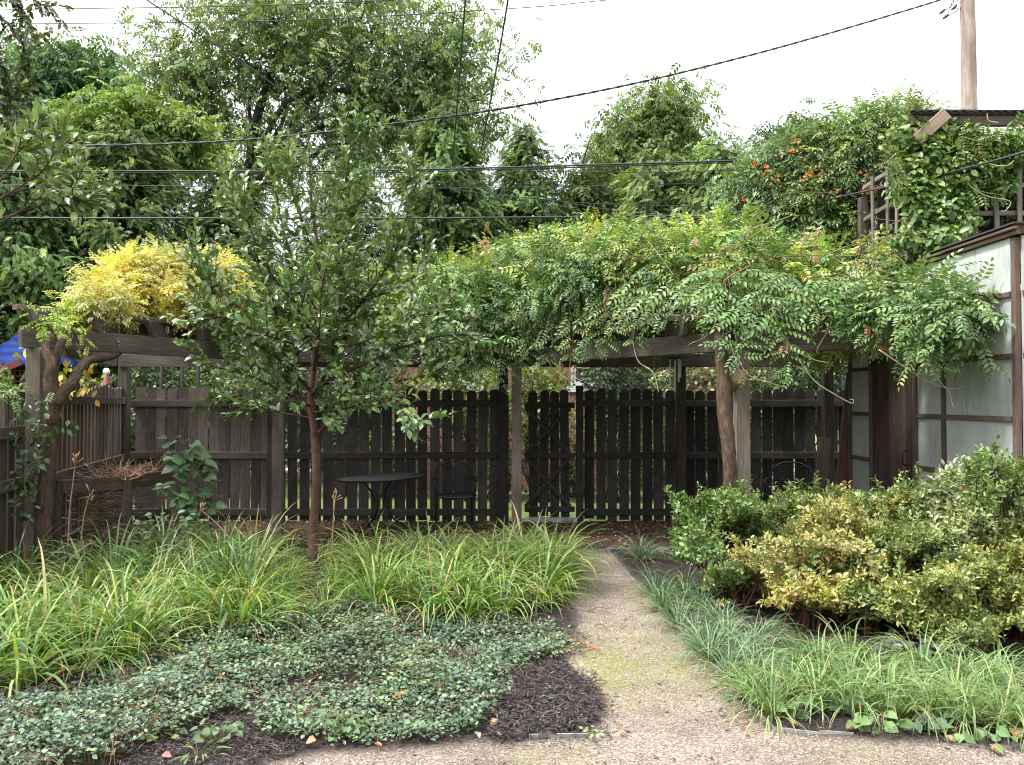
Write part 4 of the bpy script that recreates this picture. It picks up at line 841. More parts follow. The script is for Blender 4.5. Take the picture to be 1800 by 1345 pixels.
for pts, dy, r_ in [([(1378, 590), (1400, 625), (1430, 668), (1465, 692), (1490, 706), (1499, 709), (1500, 703), (1494, 702)], -.35, .006), ([(1292, 600), (1302, 640), (1320, 662), (1350, 672), (1382, 682)], -.35, .006), ([(1372, 590), (1395, 615), (1430, 632), (1455, 638)], -.35, .006), ([(1545, 615), (1590, 645), (1630, 670), (1670, 683), (1690, 680), (1703, 674)], -.75, .006),
                    ([(1636, 640), (1650, 668), (1668, 690), (1676, 718)], -.95, .004), ([(1112, 600), (1122, 635), (1148, 655), (1158, 690)], -.35, .005), ([(1257, 520), (1260, 560), (1242, 590), (1210, 606)], -.35, .005), ([(1222, 525), (1235, 548), (1262, 562), (1270, 575)], -.35, .005), ([(1465, 560), (1450, 590), (1437, 612), (1437, 622)], -.3, .005),
                    ([(906, 600), (907, 640), (895, 658), (880, 645)], -.36, .004), ([(905, 635), (930, 645), (955, 640), (962, 632)], -.36, .004), ([(1003, 625), (1003, 650), (1018, 668), (1036, 664)], -.36, .004), ([(960, 630), (975, 650), (1000, 668)], -.36, .004), ([(890, 645), (910, 665), (930, 680)], -.36, .004), ([(1283, 600), (1300, 650), (1320, 668), (1345, 650)], -.4, .004), ([(1698, 600), (1716, 620), (1733, 640)], -.95, .004),
                    ([(862, 515), (875, 545), (895, 565)], -.4, .005), ([(1140, 425), (1160, 450), (1185, 485)], -.2, .005)]:
    g = Geo(); q = spline([at(a, b_, dy) for a, b_ in pts], 40); tube(g, q, np.linspace(r_, r_*.6, 40), 5); build('tendril', g, tan_, wis)
g = Geo(); sp_ = spline([P(1290, 990, 7.25), P(1284, 900, 7.22), P(1283, 820, 7.2), P(1276, 740, 7.22), P(1271, 660, 7.24), P(1266, 600, 7.3), at(1262, 560, .1)], 40)
tube(g, sp_, np.linspace(.068, .052, 40), 12, (1.25, 1.05, .92), .05); s2 = sp_+np.stack([.035*np.sin(np.linspace(0, 9, 40)), .035*np.cos(np.linspace(0, 9, 40)), np.zeros(40)], 1); tube(g, s2, np.linspace(.04, .035, 40), 9, (1.1, .95, .85), .05)
build('trunk', g, M['bark'], wis)

for k_ in range(26):
    g = Geo(); px = vr.uniform(780, 1600); y0 = np.interp(px, [760, 860, 1000, 1500, 1640], [500, 440, 415, 430, 480]); a = at(px, y0+vr.uniform(0, 90), vr.uniform(-.25, .1)); pts_ = [a]
    for _ in range(4): a = a+np.array([vr.normal(0, .22), vr.normal(-.05, .1), vr.normal(0, .12)]); pts_.append(a)
    tube(g, spline(pts_, 30), np.linspace(.006, .003, 30), 4, (1.3, 1.1, .8)); build('runner', g, M['twig'], wis)

# yellow vine on the left wing
yv = thing('yellow_vine', 'vine turning golden yellow on the left end of the pergola roof', 'vine', (-3.9, 7.6, 0))
yb = []
for (px, py, rx, rz, dy) in [(195, 505, .18, .08, .6), (235, 490, .22, .16, .7), (270, 480, .24, .18, .8), (310, 480, .26, .2, .8), (355, 490, .28, .22, .8), (400, 500, .28, .2, .9), (240, 520, .22, .08, .3), (290, 520, .26, .10, .3), (345, 525, .3, .12, .3), (390, 535, .28, .12, .3), (200, 530, .14, .05, .2)]:
    c_ = at(px, py, dy); yb.append((*c_, rx, .38, rz))
YL = [(.58, .49, .14), (.64, .52, .17), (.50, .48, .14), (.40, .45, .11), (.62, .43, .17)]
g = Geo(); foliage(g, yb, 6000, .18, YL, [4, 3, 2.5, 1.5, .6], PINL, vr, .3)
gb = []
for (px, py, rx, rz, dy) in [(95, 572, .10, .06, -.03), (150, 545, .16, .05, .35), (110, 565, .10, .05, .0)]: gb.append((*at(px, py, dy), rx, .22, rz))
foliage(g, gb, 230, .15, [(.30, .40, .06), (.40, .45, .07), (.22, .33, .05)], None, PINL, vr, .4)
ggb = []
for px in range(430, 740, 38): ggb.append((*at(px, 540+vr.normal(0, 10), .6), .34, .5, .26))
foliage(g, ggb, 2400, .26, [(.17, .25, .05), (.26, .32, .06), (.11, .19, .04)], None, PINL, vr, .4)
build('foliage', g, M['leaf'], yv); g = Geo()
for (px, py, dy) in [(110, 655, 1.2), (120, 690, 1.1), (150, 660, 1.6), (155, 680, 1.5), (88, 600, .3), (165, 640, 1.2), (140, 640, 1.0), (170, 610, .9), (125, 610, .8), (48, 612, .2)]:
    m = 8; f = A_; q = np.tile(P(px, py, 7.0+dy), (m, 1))+vr.normal(0, 1, (m, 3))*[.08, .06, .06]
    g.inst(OVAL, frames(nrm(vr.normal(0, .6, (m, 3))+[0, -.2, -.7]), nrm(vr.normal(0, .3, (m, 3))+[0, -.8, .5]), vr.uniform(.05, .09, m)*.9, vr.uniform(.06, .10, m)), q, palette(m, [(.45, .38, .06), (.32, .34, .05), (.5, .3, .06)], None, .2, vr))
build('trailing_leaves', g, M['leaf'], yv)
g = Geo(); b0 = P(78, 1000, 6.78)
tube(g, spline([b0*[1, 1, 0], P(76, 935, 6.8), P(84, 830, 6.8), P(92, 745, 6.8), P(95, 700, 6.8)], 30), np.linspace(.068, .052, 30), 12, (.8, .68, .6), .07)
tube(g, spline([P(96, 720, 6.8), P(86, 670, 6.8), P(90, 640, 6.82), P(80, 612, 6.86), P(90, 590, 6.95)], 24), np.linspace(.05, .03, 24), 10, (.9, .75, .65), .06)
tube(g, spline([P(92, 710, 6.83), P(94, 650, 6.85), P(103, 615, 6.9), P(112, 596, 6.95)], 20), np.linspace(.05, .03, 20), 10, (.7, .6, .55), .06)
tube(g, spline([P(97, 712, 6.8), P(112, 688, 6.85), P(128, 672, 6.95), P(138, 650, 7.1), P(156, 634, 7.3), P(182, 630, 7.5), P(204, 624, 7.7), P(216, 612, 7.85)], 34), np.linspace(.052, .026, 34), 10, (.85, .75, .68), .06)
build('trunk', g, M['bark'], yv)
# green leafy creeper on the trunk and side fence
cb = [(*P(a, b_, 6.7), rx, .1, rz) for a, b_, rx, rz in [(60, 720, .12, .1), (50, 770, .10, .14), (62, 800, .10, .14), (40, 840, .09, .14), (48, 890, .09, .10), (75, 760, .06, .10), (115, 745, .07, .06), (35, 745, .08, .07)]]
g = Geo(); q, u = shell(cb, 260, vr); m = len(q); g.inst(OVAL, frames(nrm(u*.5+vr.normal(0, .5, (m, 3))+[0, -.1, -.5]), nrm(u+vr.normal(0, .3, (m, 3))+[0, -.5, .5]), vr.uniform(.03, .055, m), vr.uniform(.045, .075, m)), q, palette(m, [(.03, .06, .022), (.042, .08, .026), (.06, .105, .03)], None, .2, vr))
build('creeper', g, M['leaf'], None, P(55, 800, 6.7), 'dark green leafy creeper climbing the side fence beside the forked vine trunk', 'creeper')
g = Geo(); q = np.tile(P(8, 688, 6.2), (26, 1))+vr.normal(0, 1, (26, 3))*[.10, .06, .04]
tube(g, spline([P(-30, 720, 6.2), P(0, 690, 6.2), P(30, 695, 6.15)], 12), .006, 5, (.2, .3, .1))
scatter(g, PINS, nrm(vr.normal(0, .6, (26, 3))+[0, -.3, -.4]), nrm(vr.normal(0, .3, (26, 3))+[0, -.4, .8]), vr.uniform(.10, .16, 26), q, palette(26, [(.11, .18, .05), (.16, .24, .07)], None, .15, vr), vr); build('fern_frond', g, M['leaf'], None, P(8, 688, 6.2), 'pale green ferny leaves hanging over the side fence at the left edge', 'fern')

# trumpet vine beside the shelter
tv = thing('trumpet_vine', 'tall dark green trumpet vine dotted with orange flowers left of the lattice shelter', 'vine', (3.3, 9.6, 0))
tvb = []
for (px, py, rx, rz, Yc) in [(1325, 340, .30, .24, 10.0), (1375, 290, .34, .26, 10.0), (1430, 280, .36, .24, 9.9), (1490, 255, .38, .26, 9.7), (1545, 230, .34, .24, 9.5), (1585, 225, .24, .2, 9.3), (1390, 350, .42, .34, 9.8), (1455, 340, .42, .36, 9.7), (1520, 300, .34, .28, 9.5), (1355, 400, .34, .24, 9.9), (1420, 410, .40, .22, 9.7), (1480, 400, .24, .22, 9.6), (1320, 385, .2, .16, 10.0), (1575, 285, .16, .2, 9.2)]:
    tvb.append((*P(px, py, Yc), rx, .40, rz))
g = Geo(); foliage(g, tvb, 7000, .27, [(.125, .195, .065), (.16, .24, .07), (.095, .16, .06), (.23, .28, .095)], [4, 3, 3, 1], PINS, vr, .6)
gs = Geo()
for pts in [[(1480, 240), (1500, 205), (1512, 178)], [(1500, 245), (1522, 210), (1535, 185)], [(1455, 260), (1462, 225), (1455, 200)], [(1560, 215), (1575, 200), (1595, 188)], [(1535, 225), (1552, 200), (1560, 182)], [(1440, 270), (1450, 245)], [(1395, 270), (1385, 262)]]:
    streamer(g, gs, [P(a, b_, 9.7) for a, b_ in pts], 12, .2, [(.06, .105, .035), (.10, .10, .06)], None, PINS, vr, .006)
build('foliage', g, M['leaf'], tv)
for (a, b_, c_) in [(4.15, 9.7, .03), (4.3, 9.6, .04), (4.45, 9.8, .025)]: tube(gs, spline([(a, b_, 0), (a+.1, b_, 1.2), (a-.1, b_, 2.4), (a+.2, b_-.05, 3.6)], 16), c_, 6, (.6, .5, .4))
build('stems', gs, M['bark'], tv)
TR = []
for k in range(8):
    a = k*pi/4; TR.append((.12*cos(a), 0, .12*sin(a)))
for k in range(8):
    a = k*pi/4; TR.append((.2*cos(a), .7, .2*sin(a)))
for k in range(8):
    a = k*pi/4; TR.append((.52*cos(a), 1.0, .52*sin(a)))
TRUMPET = T(TR, [(k+o, (k+1) % 8+o, (k+1) % 8+8+o, k+8+o) for o in (0, 8) for k in range(8)])
orange = leafmat('orange_petal', .2, .5, (1.2, .8, .5))
for (px, py, n_, Yc) in [(1340, 298, 8, 9.6), (1392, 265, 8, 9.55), (1380, 312, 4, 9.4), (1430, 308, 8, 9.3), (1528, 330, 14, 9.0), (1476, 343, 4, 9.1), (1560, 188, 5, 9.4), (1308, 352, 5, 9.7), (1340, 326, 3, 9.6), (1596, 193, 5, 9.2), (1520, 304, 4, 9.1), (1456, 300, 4, 9.3), (1412, 425, 4, 9.3), (1595, 418, 4, 8.0), (1398, 250, 6, 9.7)]:
    g = Geo(); q = np.tile(P(px, py, Yc-.12), (n_, 1))+vr.normal(0, 1, (n_, 3))*[.06, .04, .035]
    d = nrm(vr.normal(0, .6, (n_, 3))+[0, -.8, .1]); s_ = vr.uniform(.03, .052, n_); g.inst(TRUMPET, frames(d, np.tile([0, .1, 1.], (n_, 1)), s_*.7, s_), q, palette(n_, [(.62, .24, .07), (.66, .17, .07), (.58, .32, .12)], None, .12, vr)); build('flower_cluster', g, orange, tv)

# leafy vine hanging over the shelter
lv = thing('shelter_vine', 'leafy light green vine spilling from the corrugated roof down the lattice shelter', 'vine', (4.1, 7.7, 2.94))
lb = []
for (px, py, rx, rz, Yc) in [(1600, 235, .2, .14, 7.6), (1640, 235, .2, .14, 7.6), (1685, 235, .22, .10, 7.6), (1625, 270, .2, .16, 7.55), (1665, 285, .24, .18, 7.5), (1710, 275, .2, .14, 7.55), (1740, 290, .16, .14, 7.6), (1600, 300, .15, .14, 7.55), (1610, 340, .15, .16, 7.5), (1640, 340, .2, .18, 7.5), (1620, 390, .16, .16, 7.45), (1650, 385, .16, .14, 7.45), (1600, 420, .14, .1, 7.4), (1635, 425, .18, .1, 7.35), (1690, 330, .14, .14, 7.55), (1770, 245, .16, .09, 7.55), (1755, 325, .14, .08, 7.6), (1665, 415, .15, .08, 7.2), (1580, 250, .14, .14, 7.7), (1580, 330, .10, .14, 7.65), (1670, 310, .22, .18, 7.5), (1700, 300, .2, .16, 7.5), (1665, 365, .2, .16, 7.45), (1730, 255, .2, .10, 7.55), (1690, 390, .14, .12, 7.4), (1790, 270, .12, .1, 7.55)]:
    lb.append((*P(px, py, Yc), rx, .16, rz))
g = Geo(); q, u = shell(lb, 5000, vr, inner=.65); m = len(q); sz = vr.uniform(.05, .095, m)
g.inst(LEAF, frames(nrm(u*.5+vr.normal(0, .6, (m, 3))+[0, -.15, -.45]), nrm(u*.8+vr.normal(0, .35, (m, 3))+[0, -.3, .8]), sz*1.05, sz), q, palette(m, [(.11, .19, .05), (.155, .245, .06), (.22, .30, .07), (.07, .13, .04)], [4, 3, 2, 2], .18, vr))
gs = Geo()
for pts in [[(1690, 240), (1730, 250), (1770, 250)], [(1660, 270), (1700, 262), (1730, 285)], [(1760, 240), (1790, 232), (1800, 245)], [(1575, 270), (1565, 280), (1560, 292)], [(1590, 300), (1570, 305), (1562, 312)], [(1700, 330), (1740, 340), (1765, 342)], [(1640, 440), (1668, 432), (1700, 405)], [(1590, 440), (1620, 448), (1655, 428)], [(1575, 440), (1600, 455), (1625, 450)]]:
    streamer(g, gs, [P(a, b_, 7.4) for a, b_ in pts], 11, .17, [(.11, .18, .04), (.17, .23, .05), (.28, .24, .08)], [4, 3, 1], PINL, vr, .004)
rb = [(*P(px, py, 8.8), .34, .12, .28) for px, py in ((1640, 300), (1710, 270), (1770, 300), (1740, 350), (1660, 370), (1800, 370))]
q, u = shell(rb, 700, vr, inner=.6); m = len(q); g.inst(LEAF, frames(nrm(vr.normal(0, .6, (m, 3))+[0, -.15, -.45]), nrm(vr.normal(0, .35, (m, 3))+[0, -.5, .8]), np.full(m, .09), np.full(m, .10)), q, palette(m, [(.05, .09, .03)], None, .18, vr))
build('foliage', g, M['leaf'], lv)
build('stems', gs, tan_, lv)
for pts in [[(1728, 280), (1745, 290), (1770, 291), (1782, 283)], [(1700, 315), (1706, 328), (1735, 345), (1775, 354), (1768, 370), (1760, 371)], [(1735, 200), (1738, 212), (1755, 216)], [(1648, 425), (1668, 410), (1672, 395)]]: 
    gs = Geo(); tube(gs, spline([P(a, b_, 7.35) for a, b_ in pts], 26), .0045, 5); build('tendril', gs, tan_, lv)

# ================================================================== YOUNG TREE in front, and near branches
def leafy_shoots(g, shoots, per_m, size, cols, wts, r, up=.55, tm=LEAF, asp=.95, tipw=3):
    PT, DD, NN, SS = [], [], [], []
    for s in shoots:
        Ln = np.linalg.norm(np.diff(s, axis=0), axis=1).sum(); n = max(4, int(Ln*per_m)); t = np.linspace(.08, 1, n); k = np.clip((t*(len(s)-1)), 0, len(s)-1.001); i = k.astype(int); f = (k-i)[:, None]
        p = s[i]*(1-f)+s[i+1]*f; tan = nrm(s[i+1]-s[i]); ref = nrm(np.cross(tan, r.normal(0, 1, (n, 3)))); 
        d = nrm(ref*(.75-.3*t[:, None])+tan*(.6+.25*t[:, None])+r.normal(0, .22, (n, 3))+np.array([0, 0, up*.0])); nn = nrm(r.normal(0, .35, (n, 3))+np.array([0, -.15, 1.])+tan*.3)
        PT.append(p); DD.append(d); NN.append(nn); SS.append(np.full(n, 1.0)*(1-.25*t)*r.uniform(.75, 1.2, n))
    p, d, n, s = map(np.concatenate, (PT, DD, NN, SS)); d[:, 2] -= .10
    g.inst(tm, frames(d, n, s*size*asp, s*size), p, palette(len(p), cols, wts, .17, r))
    return len(p)
sr = np.random.default_rng(42); TY = 7.86
yt = thing('young_tree', 'slim young broadleaf tree with big oval leaves standing among the daylilies', 'tree', G(550, 1004))
gt = Geo(); b0 = G(550, 1004)
trunk = spline([b0-[0, 0, .05], P(551, 930, TY), P(556, 850, TY), P(554, 770, TY), P(547, 705, TY), P(551, 650, TY+.03), P(556, 590, TY), P(566, 530, TY), P(560, 450, TY-.02), P(548, 360, TY), P(545, 290, TY), P(541, 225, TY)], 70)
tube(gt, trunk, np.interp(np.linspace(0, 1, 70), [0, .06, .35, .5, .75, 1], [.056, .046, .036, .028, .016, .005]), 12, (1, 1, 1), .03)
tp = lambda py: trunk[np.argmin(np.abs(trunk[:, 2]-P(550, py, TY)[2]))]
main = [(tp(735), [(520, 690, .1), (500, 640, .15), (492, 580, .2), (470, 500, .25), (430, 420, .3), (395, 320, .3), (385, 285, .3)], .026),
        (tp(770), [(580, 740, -.05), (610, 700, -.1), (640, 660, -.15), (690, 620, -.2), (740, 560, -.25), (770, 520, -.3)], .022),
        (tp(700), [(575, 650, -.2), (595, 560, -.35), (600, 470, -.4), (590, 390, -.45), (600, 320, -.45)], .018),
        (tp(640), [(590, 560, .2), (620, 470, .3), (625, 390, .35), (640, 300, .4), (650, 220, .4)], .018),
        (tp(600), [(610, 560, -.1), (660, 500, -.2), (700, 430, -.2), (720, 360, -.25), (735, 310, -.25)], .015),
        (tp(600), [(520, 540, -.25), (470, 470, -.4), (440, 400, -.45), (420, 340, -.5)], .015),
        (tp(690), [(500, 640, -.3), (440, 590, -.5), (390, 550, -.6), (350, 480, -.65), (335, 420, -.65)], .016),
        (tp(690), [(480, 660, .5), (420, 620, .8), (370, 590, .9), (330, 570, 1.0)], .014),
        (tp(720), [(500, 690, -.4), (450, 665, -.7), (400, 650, -.9), (350, 640, -1.0)], .013),
        (tp(720), [(610, 670, .5), (680, 630, .8), (740, 610, .9), (800, 595, 1.0)], .014),
        (tp(690), [(640, 640, -.5), (710, 610, -.8), (780, 590, -.9), (840, 590, -1.0)], .013),
        (tp(730), [(600, 720, -.5), (660, 705, -.8), (710, 715, -1.0), (740, 745, -1.1)], .010),
        (tp(560), [(520, 470, .2), (495, 390, .3), (480, 310, .3), (470, 260, .3)], .013),
        (tp(520), [(580, 440, .2), (600, 350, .3), (615, 270, .35), (618, 215, .35)], .012), (tp(480), [(535, 400, -.2), (510, 320, -.3), (500, 265, -.3)], .010),
        (tp(560), [(640, 530, .4), (720, 490, .6), (760, 440, .7)], .011), (tp(560), [(470, 540, .4), (390, 500, .6), (340, 440, .7)], .011), (tp(650), [(560, 600, -.6), (565, 520, -.8), (575, 440, -.85)], .011),
        (tp(740), [(470, 720, .2), (420, 700, .3), (375, 690, .35)], .009), (tp(740), [(640, 690, .2), (700, 670, .35), (760, 660, .5), (810, 640, .5)], .011), (tp(620), [(640, 600, -.6), (720, 560, -.9), (800, 545, -1.0)], .012), (tp(620), [(470, 590, -.7), (400, 560, -.9), (330, 555, -1.0)], .012)]
shoots = []
for p0, pts, r0 in main:
    s = spline([p0]+[P(a, b_, TY+dy) for a, b_, dy in pts], 40); tube(gt, s, np.linspace(r0, .004, 40), 7, (.65, .6, .6)); shoots.append(s[9:])
    Ln = np.linalg.norm(s[-1]-s[0]); nsub = int((10+Ln*15)*(1 if r0 > .0145 else .62))
    for k in range(nsub):
        t = sr.uniform(.10, .97); a = s[int(t*39)]; tan = nrm(s[min(39, int(t*39)+1)]-s[int(t*39)-1]); dirn = nrm(tan*.75+nrm(np.cross(tan, sr.normal(0, 1, 3)))*.8+[0, 0, .25]); l = sr.uniform(.22, .5)*(1-.25*t)
        q = spline([a, a+dirn*l*.5+[0, 0, .01], a+dirn*l+np.array([0, 0, sr.uniform(-.02, .10)])], 10); tube(gt, q, np.linspace(.005, .002, 10), 4, (.7, .65, .6), cap=False); shoots.append(q)
shoots.append(trunk[38:])
build('trunk', gt, M['redbark'], yt)
g = Geo(); nl = leafy_shoots(g, shoots, 40, .10, [(.115, .18, .068), (.15, .22, .08), (.09, .15, .06), (.22, .28, .11)], [4, 4, 3, 1.2], sr, tm=LEAF, asp=.95)
build('crown', g, M['glossy'], yt); print('young tree leaves', nl)

br = thing('overhanging_branch', 'out of focus near branch with long pale green leaves reaching in at the left edge', 'branch', P(-60, 400, 4.6)); gt = Geo(); shoots = []
base = P(-420, 470, 4.4)
tube(gt, spline([(base[0], base[1], 0), base*[1, 1, .5], base, base+[.1, 0, 1.5]], 20), np.linspace(.09, .05, 20), 9)
for pts in [[(-60, 410, 4.6), (20, 380, 4.7), (75, 345, 4.75), (130, 325, 4.8), (165, 320, 4.8)], [(-60, 390, 4.6), (0, 350, 4.5), (40, 325, 4.5), (75, 300, 4.5), (100, 260, 4.5), (118, 225, 4.5)], [(-60, 370, 4.6), (20, 340, 4.8), (80, 320, 4.9), (120, 290, 4.9), (155, 240, 4.95)], [(-60, 350, 4.5), (0, 310, 4.4), (30, 270, 4.4), (60, 235, 4.4), (70, 205, 4.4)], [(-60, 400, 4.7), (60, 365, 4.9), (140, 345, 5.0), (180, 350, 5.0)], [(-60, 330, 4.7), (-10, 280, 4.8), (10, 250, 4.8)], [(80, 330, 4.8), (120, 345, 4.7), (150, 365, 4.7)]]:
    q = spline([base]+[P(*p) for p in pts], 44) if pts[0][0] < 0 else spline([P(*p) for p in pts], 44); tube(gt, q, np.linspace(.008, .002, 44), 6, (.9, .75, .65)); shoots.append(q[26:] if pts[0][0] < 0 else q[10:])
    for k in range(11):
        i = sr.integers(22, 42); dirn = nrm(nrm(q[i+1]-q[i-1])*.6+sr.normal(0, .5, 3)+[0, 0, .3]); l = sr.uniform(.08, .2); s_ = spline([q[i], q[i]+dirn*l*.5, q[i]+dirn*l], 8); tube(gt, s_, .003, 4, (.9, .75, .65), cap=False); shoots.append(s_)
build('twigs', gt, M['bark'], br); g = Geo(); leafy_shoots(g, shoots, 48, .09, [(.12, .175, .07), (.15, .21, .085), (.10, .145, .06), (.21, .26, .13)], None, sr, asp=.85); build('foliage', g, M['leaf'], br)
hb = thing('hanging_bough', 'bough of small drooping leaves hanging into the top left corner', 'branch', P(-80, 20, 6)); gt = Geo(); shoots = []
tube(gt, spline([P(-560, 700, 6.2)*[1, 1, 0], P(-520, 300, 6.1), P(-400, 40, 6), P(-80, -40, 6)], 24), np.linspace(.14, .03, 24), 8)
for pts in [[(-80, -40), (0, -20), (40, 20), (60, 60), (90, 55)], [(-80, -30), (-20, 10), (20, 50), (45, 90), (50, 130)], [(-80, 0), (-30, 60), (0, 110), (15, 160), (20, 215)], [(-80, 20), (-40, 90), (-10, 160), (5, 220)], [(-60, -40), (20, -30), (60, 0), (75, 25)], [(-80, 60), (-30, 120), (20, 170), (55, 175), (75, 190)], [(-80, 90), (-20, 150), (40, 160), (70, 130)], [(-80, 120), (-30, 180), (10, 200), (30, 235)]]:
    q = spline([P(a, b_, 6+sr.normal(0, .15)) for a, b_ in pts], 30); tube(gt, q, np.linspace(.010, .003, 30), 5); shoots.append(q)
    for k in range(9):
        i = sr.integers(5, 28); dirn = nrm(sr.normal(0, .6, 3)+[.2, 0, -.5]); l = sr.uniform(.12, .3); s_ = spline([q[i], q[i]+dirn*l*.5, q[i]+dirn*l-[0, 0, .04]], 8); tube(gt, s_, .003, 4, cap=False); shoots.append(s_)
build('twigs', gt, M['dark_bark'], hb); g = Geo(); leafy_shoots(g, shoots, 62, .062, [(.06, .09, .035), (.085, .115, .04), (.05, .07, .04), (.11, .13, .05)], None, sr, asp=1.0); build('foliage', g, M['leaf'], hb)

# ================================================================== STRAP LEAVED CLUMPS
def blades(g, n, r, Lr, wr, spread, bend, cols, wts, seg=6, rad=.05, fold=.25, elev=(.9, 1.5)):
    az = r.uniform(0, 2*pi, n); e = r.uniform(*elev, n); ln = r.uniform(*Lr, n); wd = r.uniform(*wr, n); bd = r.uniform(*bend, n)
    p = np.stack([np.cos(az), np.sin(az), 0*az], 1)*r.uniform(0, rad, n)[:, None]; V = np.zeros((n, seg+1, 3, 3)); tw = r.normal(0, .25, n); kink = r.random(n) < .12; kp = r.integers(2, seg, n)
    for i in range(seg+1):
        t = i/seg; wv = wd*np.clip(1.15*(1-t)**.55*min(1, .55+t*2), .02, 1)/2
        hz = np.stack([np.cos(az), np.sin(az), 0*az], 1); d = hz*np.cos(e)[:, None]+np.array([0, 0, 1.])*np.sin(e)[:, None]
        s = np.stack([-np.sin(az), np.cos(az), 0*az], 1); nn = np.cross(s, d); s2 = s*np.cos(tw)[:, None]+nn*np.sin(tw)[:, None]
        V[:, i, 0] = p-s2*wv[:, None]; V[:, i, 1] = p-nn*(wv*fold)[:, None]*0+np.cross(d, s2)*(-wv*fold)[:, None]; V[:, i, 2] = p+s2*wv[:, None]
        p = p+d*(ln/seg)[:, None]; e = e-bd/seg*(.4+1.4*t)-(kink & (kp == i))*r.uniform(.7, 1.6, n); az = az+r.normal(0, .05, n); e = np.maximum(e, -1.45)
    V[..., 2] = np.maximum(V[..., 2], .008)
    c_ = palette(n, cols, wts, .17, r); k = np.arange(n)[:, None, None]*(seg+1)*3; i = np.arange(seg)[None, :, None]*3; j = np.arange(2)[None, None, :]
    q = np.stack([k+i+j, k+i+j+1, k+i+3+j+1, k+i+3+j], -1).reshape(-1, 4)
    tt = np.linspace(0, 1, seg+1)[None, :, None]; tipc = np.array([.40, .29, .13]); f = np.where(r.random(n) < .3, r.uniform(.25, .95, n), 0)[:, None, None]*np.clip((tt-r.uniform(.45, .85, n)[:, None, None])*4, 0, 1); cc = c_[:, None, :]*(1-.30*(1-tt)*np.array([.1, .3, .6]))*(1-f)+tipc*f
    cc = np.repeat(cc, 3, axis=1)
    g.add(V.reshape(-1, 3), q, cc.reshape(-1, 3), None, True)
pr = np.random.default_rng(8)
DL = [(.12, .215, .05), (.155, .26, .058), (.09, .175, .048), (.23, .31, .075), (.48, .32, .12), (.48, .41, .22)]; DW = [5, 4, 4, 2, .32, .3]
DLd = [(.09, .165, .05), (.12, .20, .055), (.07, .135, .042), (.17, .24, .06), (.42, .30, .13)];  # darker leaf palette for clumps in shade, the shade put into the colour
def variant(nm, k, n, Lr, wr, bend, cols, wts, elev, rad=.06):
    out = []
    for i in range(k):
        g = Geo(); blades(g, n, pr, Lr, wr, 1, bend, cols, wts, 7, rad, .3, elev); blades(g, n//6, pr, (Lr[0]*.6, Lr[1]*.8), (wr[0]*.5, wr[1]*.6), 1, (1.5, 3.2), [(.42, .33, .18), (.34, .22, .11), (.50, .42, .27)], None, 7, rad, .3, (.25, 1.0)); out.append(g.mesh(nm, M['blade']))
    return out
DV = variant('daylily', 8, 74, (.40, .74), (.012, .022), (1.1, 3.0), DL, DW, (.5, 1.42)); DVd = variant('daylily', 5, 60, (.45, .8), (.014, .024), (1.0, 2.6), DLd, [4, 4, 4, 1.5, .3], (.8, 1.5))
DVb = variant('daylily', 2, 90, (.5, .85), (.012, .022), (.6, 2.4), DL, DW, (.85, 1.54), .09)
LV = variant('lilyturf', 6, 95, (.26, .48), (.006, .0105), (1.3, 3.3), [(.075, .15, .085), (.10, .19, .105), (.155, .25, .14), (.40, .24, .11), (.24, .30, .15)], [5, 5, 3, .12, 1], (.5, 1.4), .06)
LVl = variant('lilyturf', 5, 95, (.28, .52), (.0065, .0115), (1.3, 3.3), [(.115, .20, .075), (.155, .25, .09), (.23, .32, .125), (.42, .36, .13)], [5, 5, 3, .12], (.5, 1.42), .06)
def put(me, name, loc, rot, s, label, cat, group):
    o = bpy.data.objects.new(name, me); C.objects.link(o); o.location = tuple(loc); o.rotation_euler = (pr.normal(0, .05), pr.normal(0, .05), rot); o.scale = (s, s, s*pr.uniform(.9, 1.1)); return tag(o, label, cat, group)
bed = gp((-160, 1290), (0, 1235), (110, 1200), (230, 1165), (330, 1128), (430, 1128), (560, 1085), (700, 1088), (860, 1095), (960, 1075), (985, 1015), (975, 975))+[(.35, 8.2), (-.6, 8.35), (-2.0, 8.35), (-2.7, 7.9), (-3.2, 7.35), (-4.1, 6.6), (-4.1, 5.0)]
pts = []; tries = 0
fx = lambda a: np.array(a)
while tries < 9000 and len(pts) < 215:
    tries += 1; q = np.array([pr.uniform(-4.3, .5), pr.uniform(4.3, 8.2)])
    if abs(900+q[0]/q[1]*F-552) < 36 and 6.25 < q[1] < 8.05: continue
    if inpoly(q[:1], q[1:], bed)[0] and all(np.linalg.norm(q-o) > .245 for o in pts): pts.append(q)
bx_ = np.array(bed)
for q in pts:
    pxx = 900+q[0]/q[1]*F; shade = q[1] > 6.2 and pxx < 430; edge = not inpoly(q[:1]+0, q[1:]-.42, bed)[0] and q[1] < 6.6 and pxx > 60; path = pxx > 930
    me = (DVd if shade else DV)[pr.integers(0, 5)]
    lab = 'daylily clump whose leaves arch over the left edge of the gravel path' if path else 'shaded daylily clump with broad leaves tinted darker for shade near the brushwood bin' if shade else 'daylily clump in the front row bordering the low blue green ground cover' if edge else 'daylily clump of arching yellow green strap leaves amid the bed around the young tree'
    put(me, 'daylily', (q[0], q[1], 0), pr.uniform(0, 6.28), (pr.uniform(.5, .62) if abs(pxx-552) < 75 and q[1] > 5.75 and q[1] < 8 else pr.uniform(.55, .7) if q[1] > 8.0 else pr.uniform(.8, 1.15)) if not shade else pr.uniform(.8, 1.05), lab, 'daylily', 'daylilies filling the left bed')
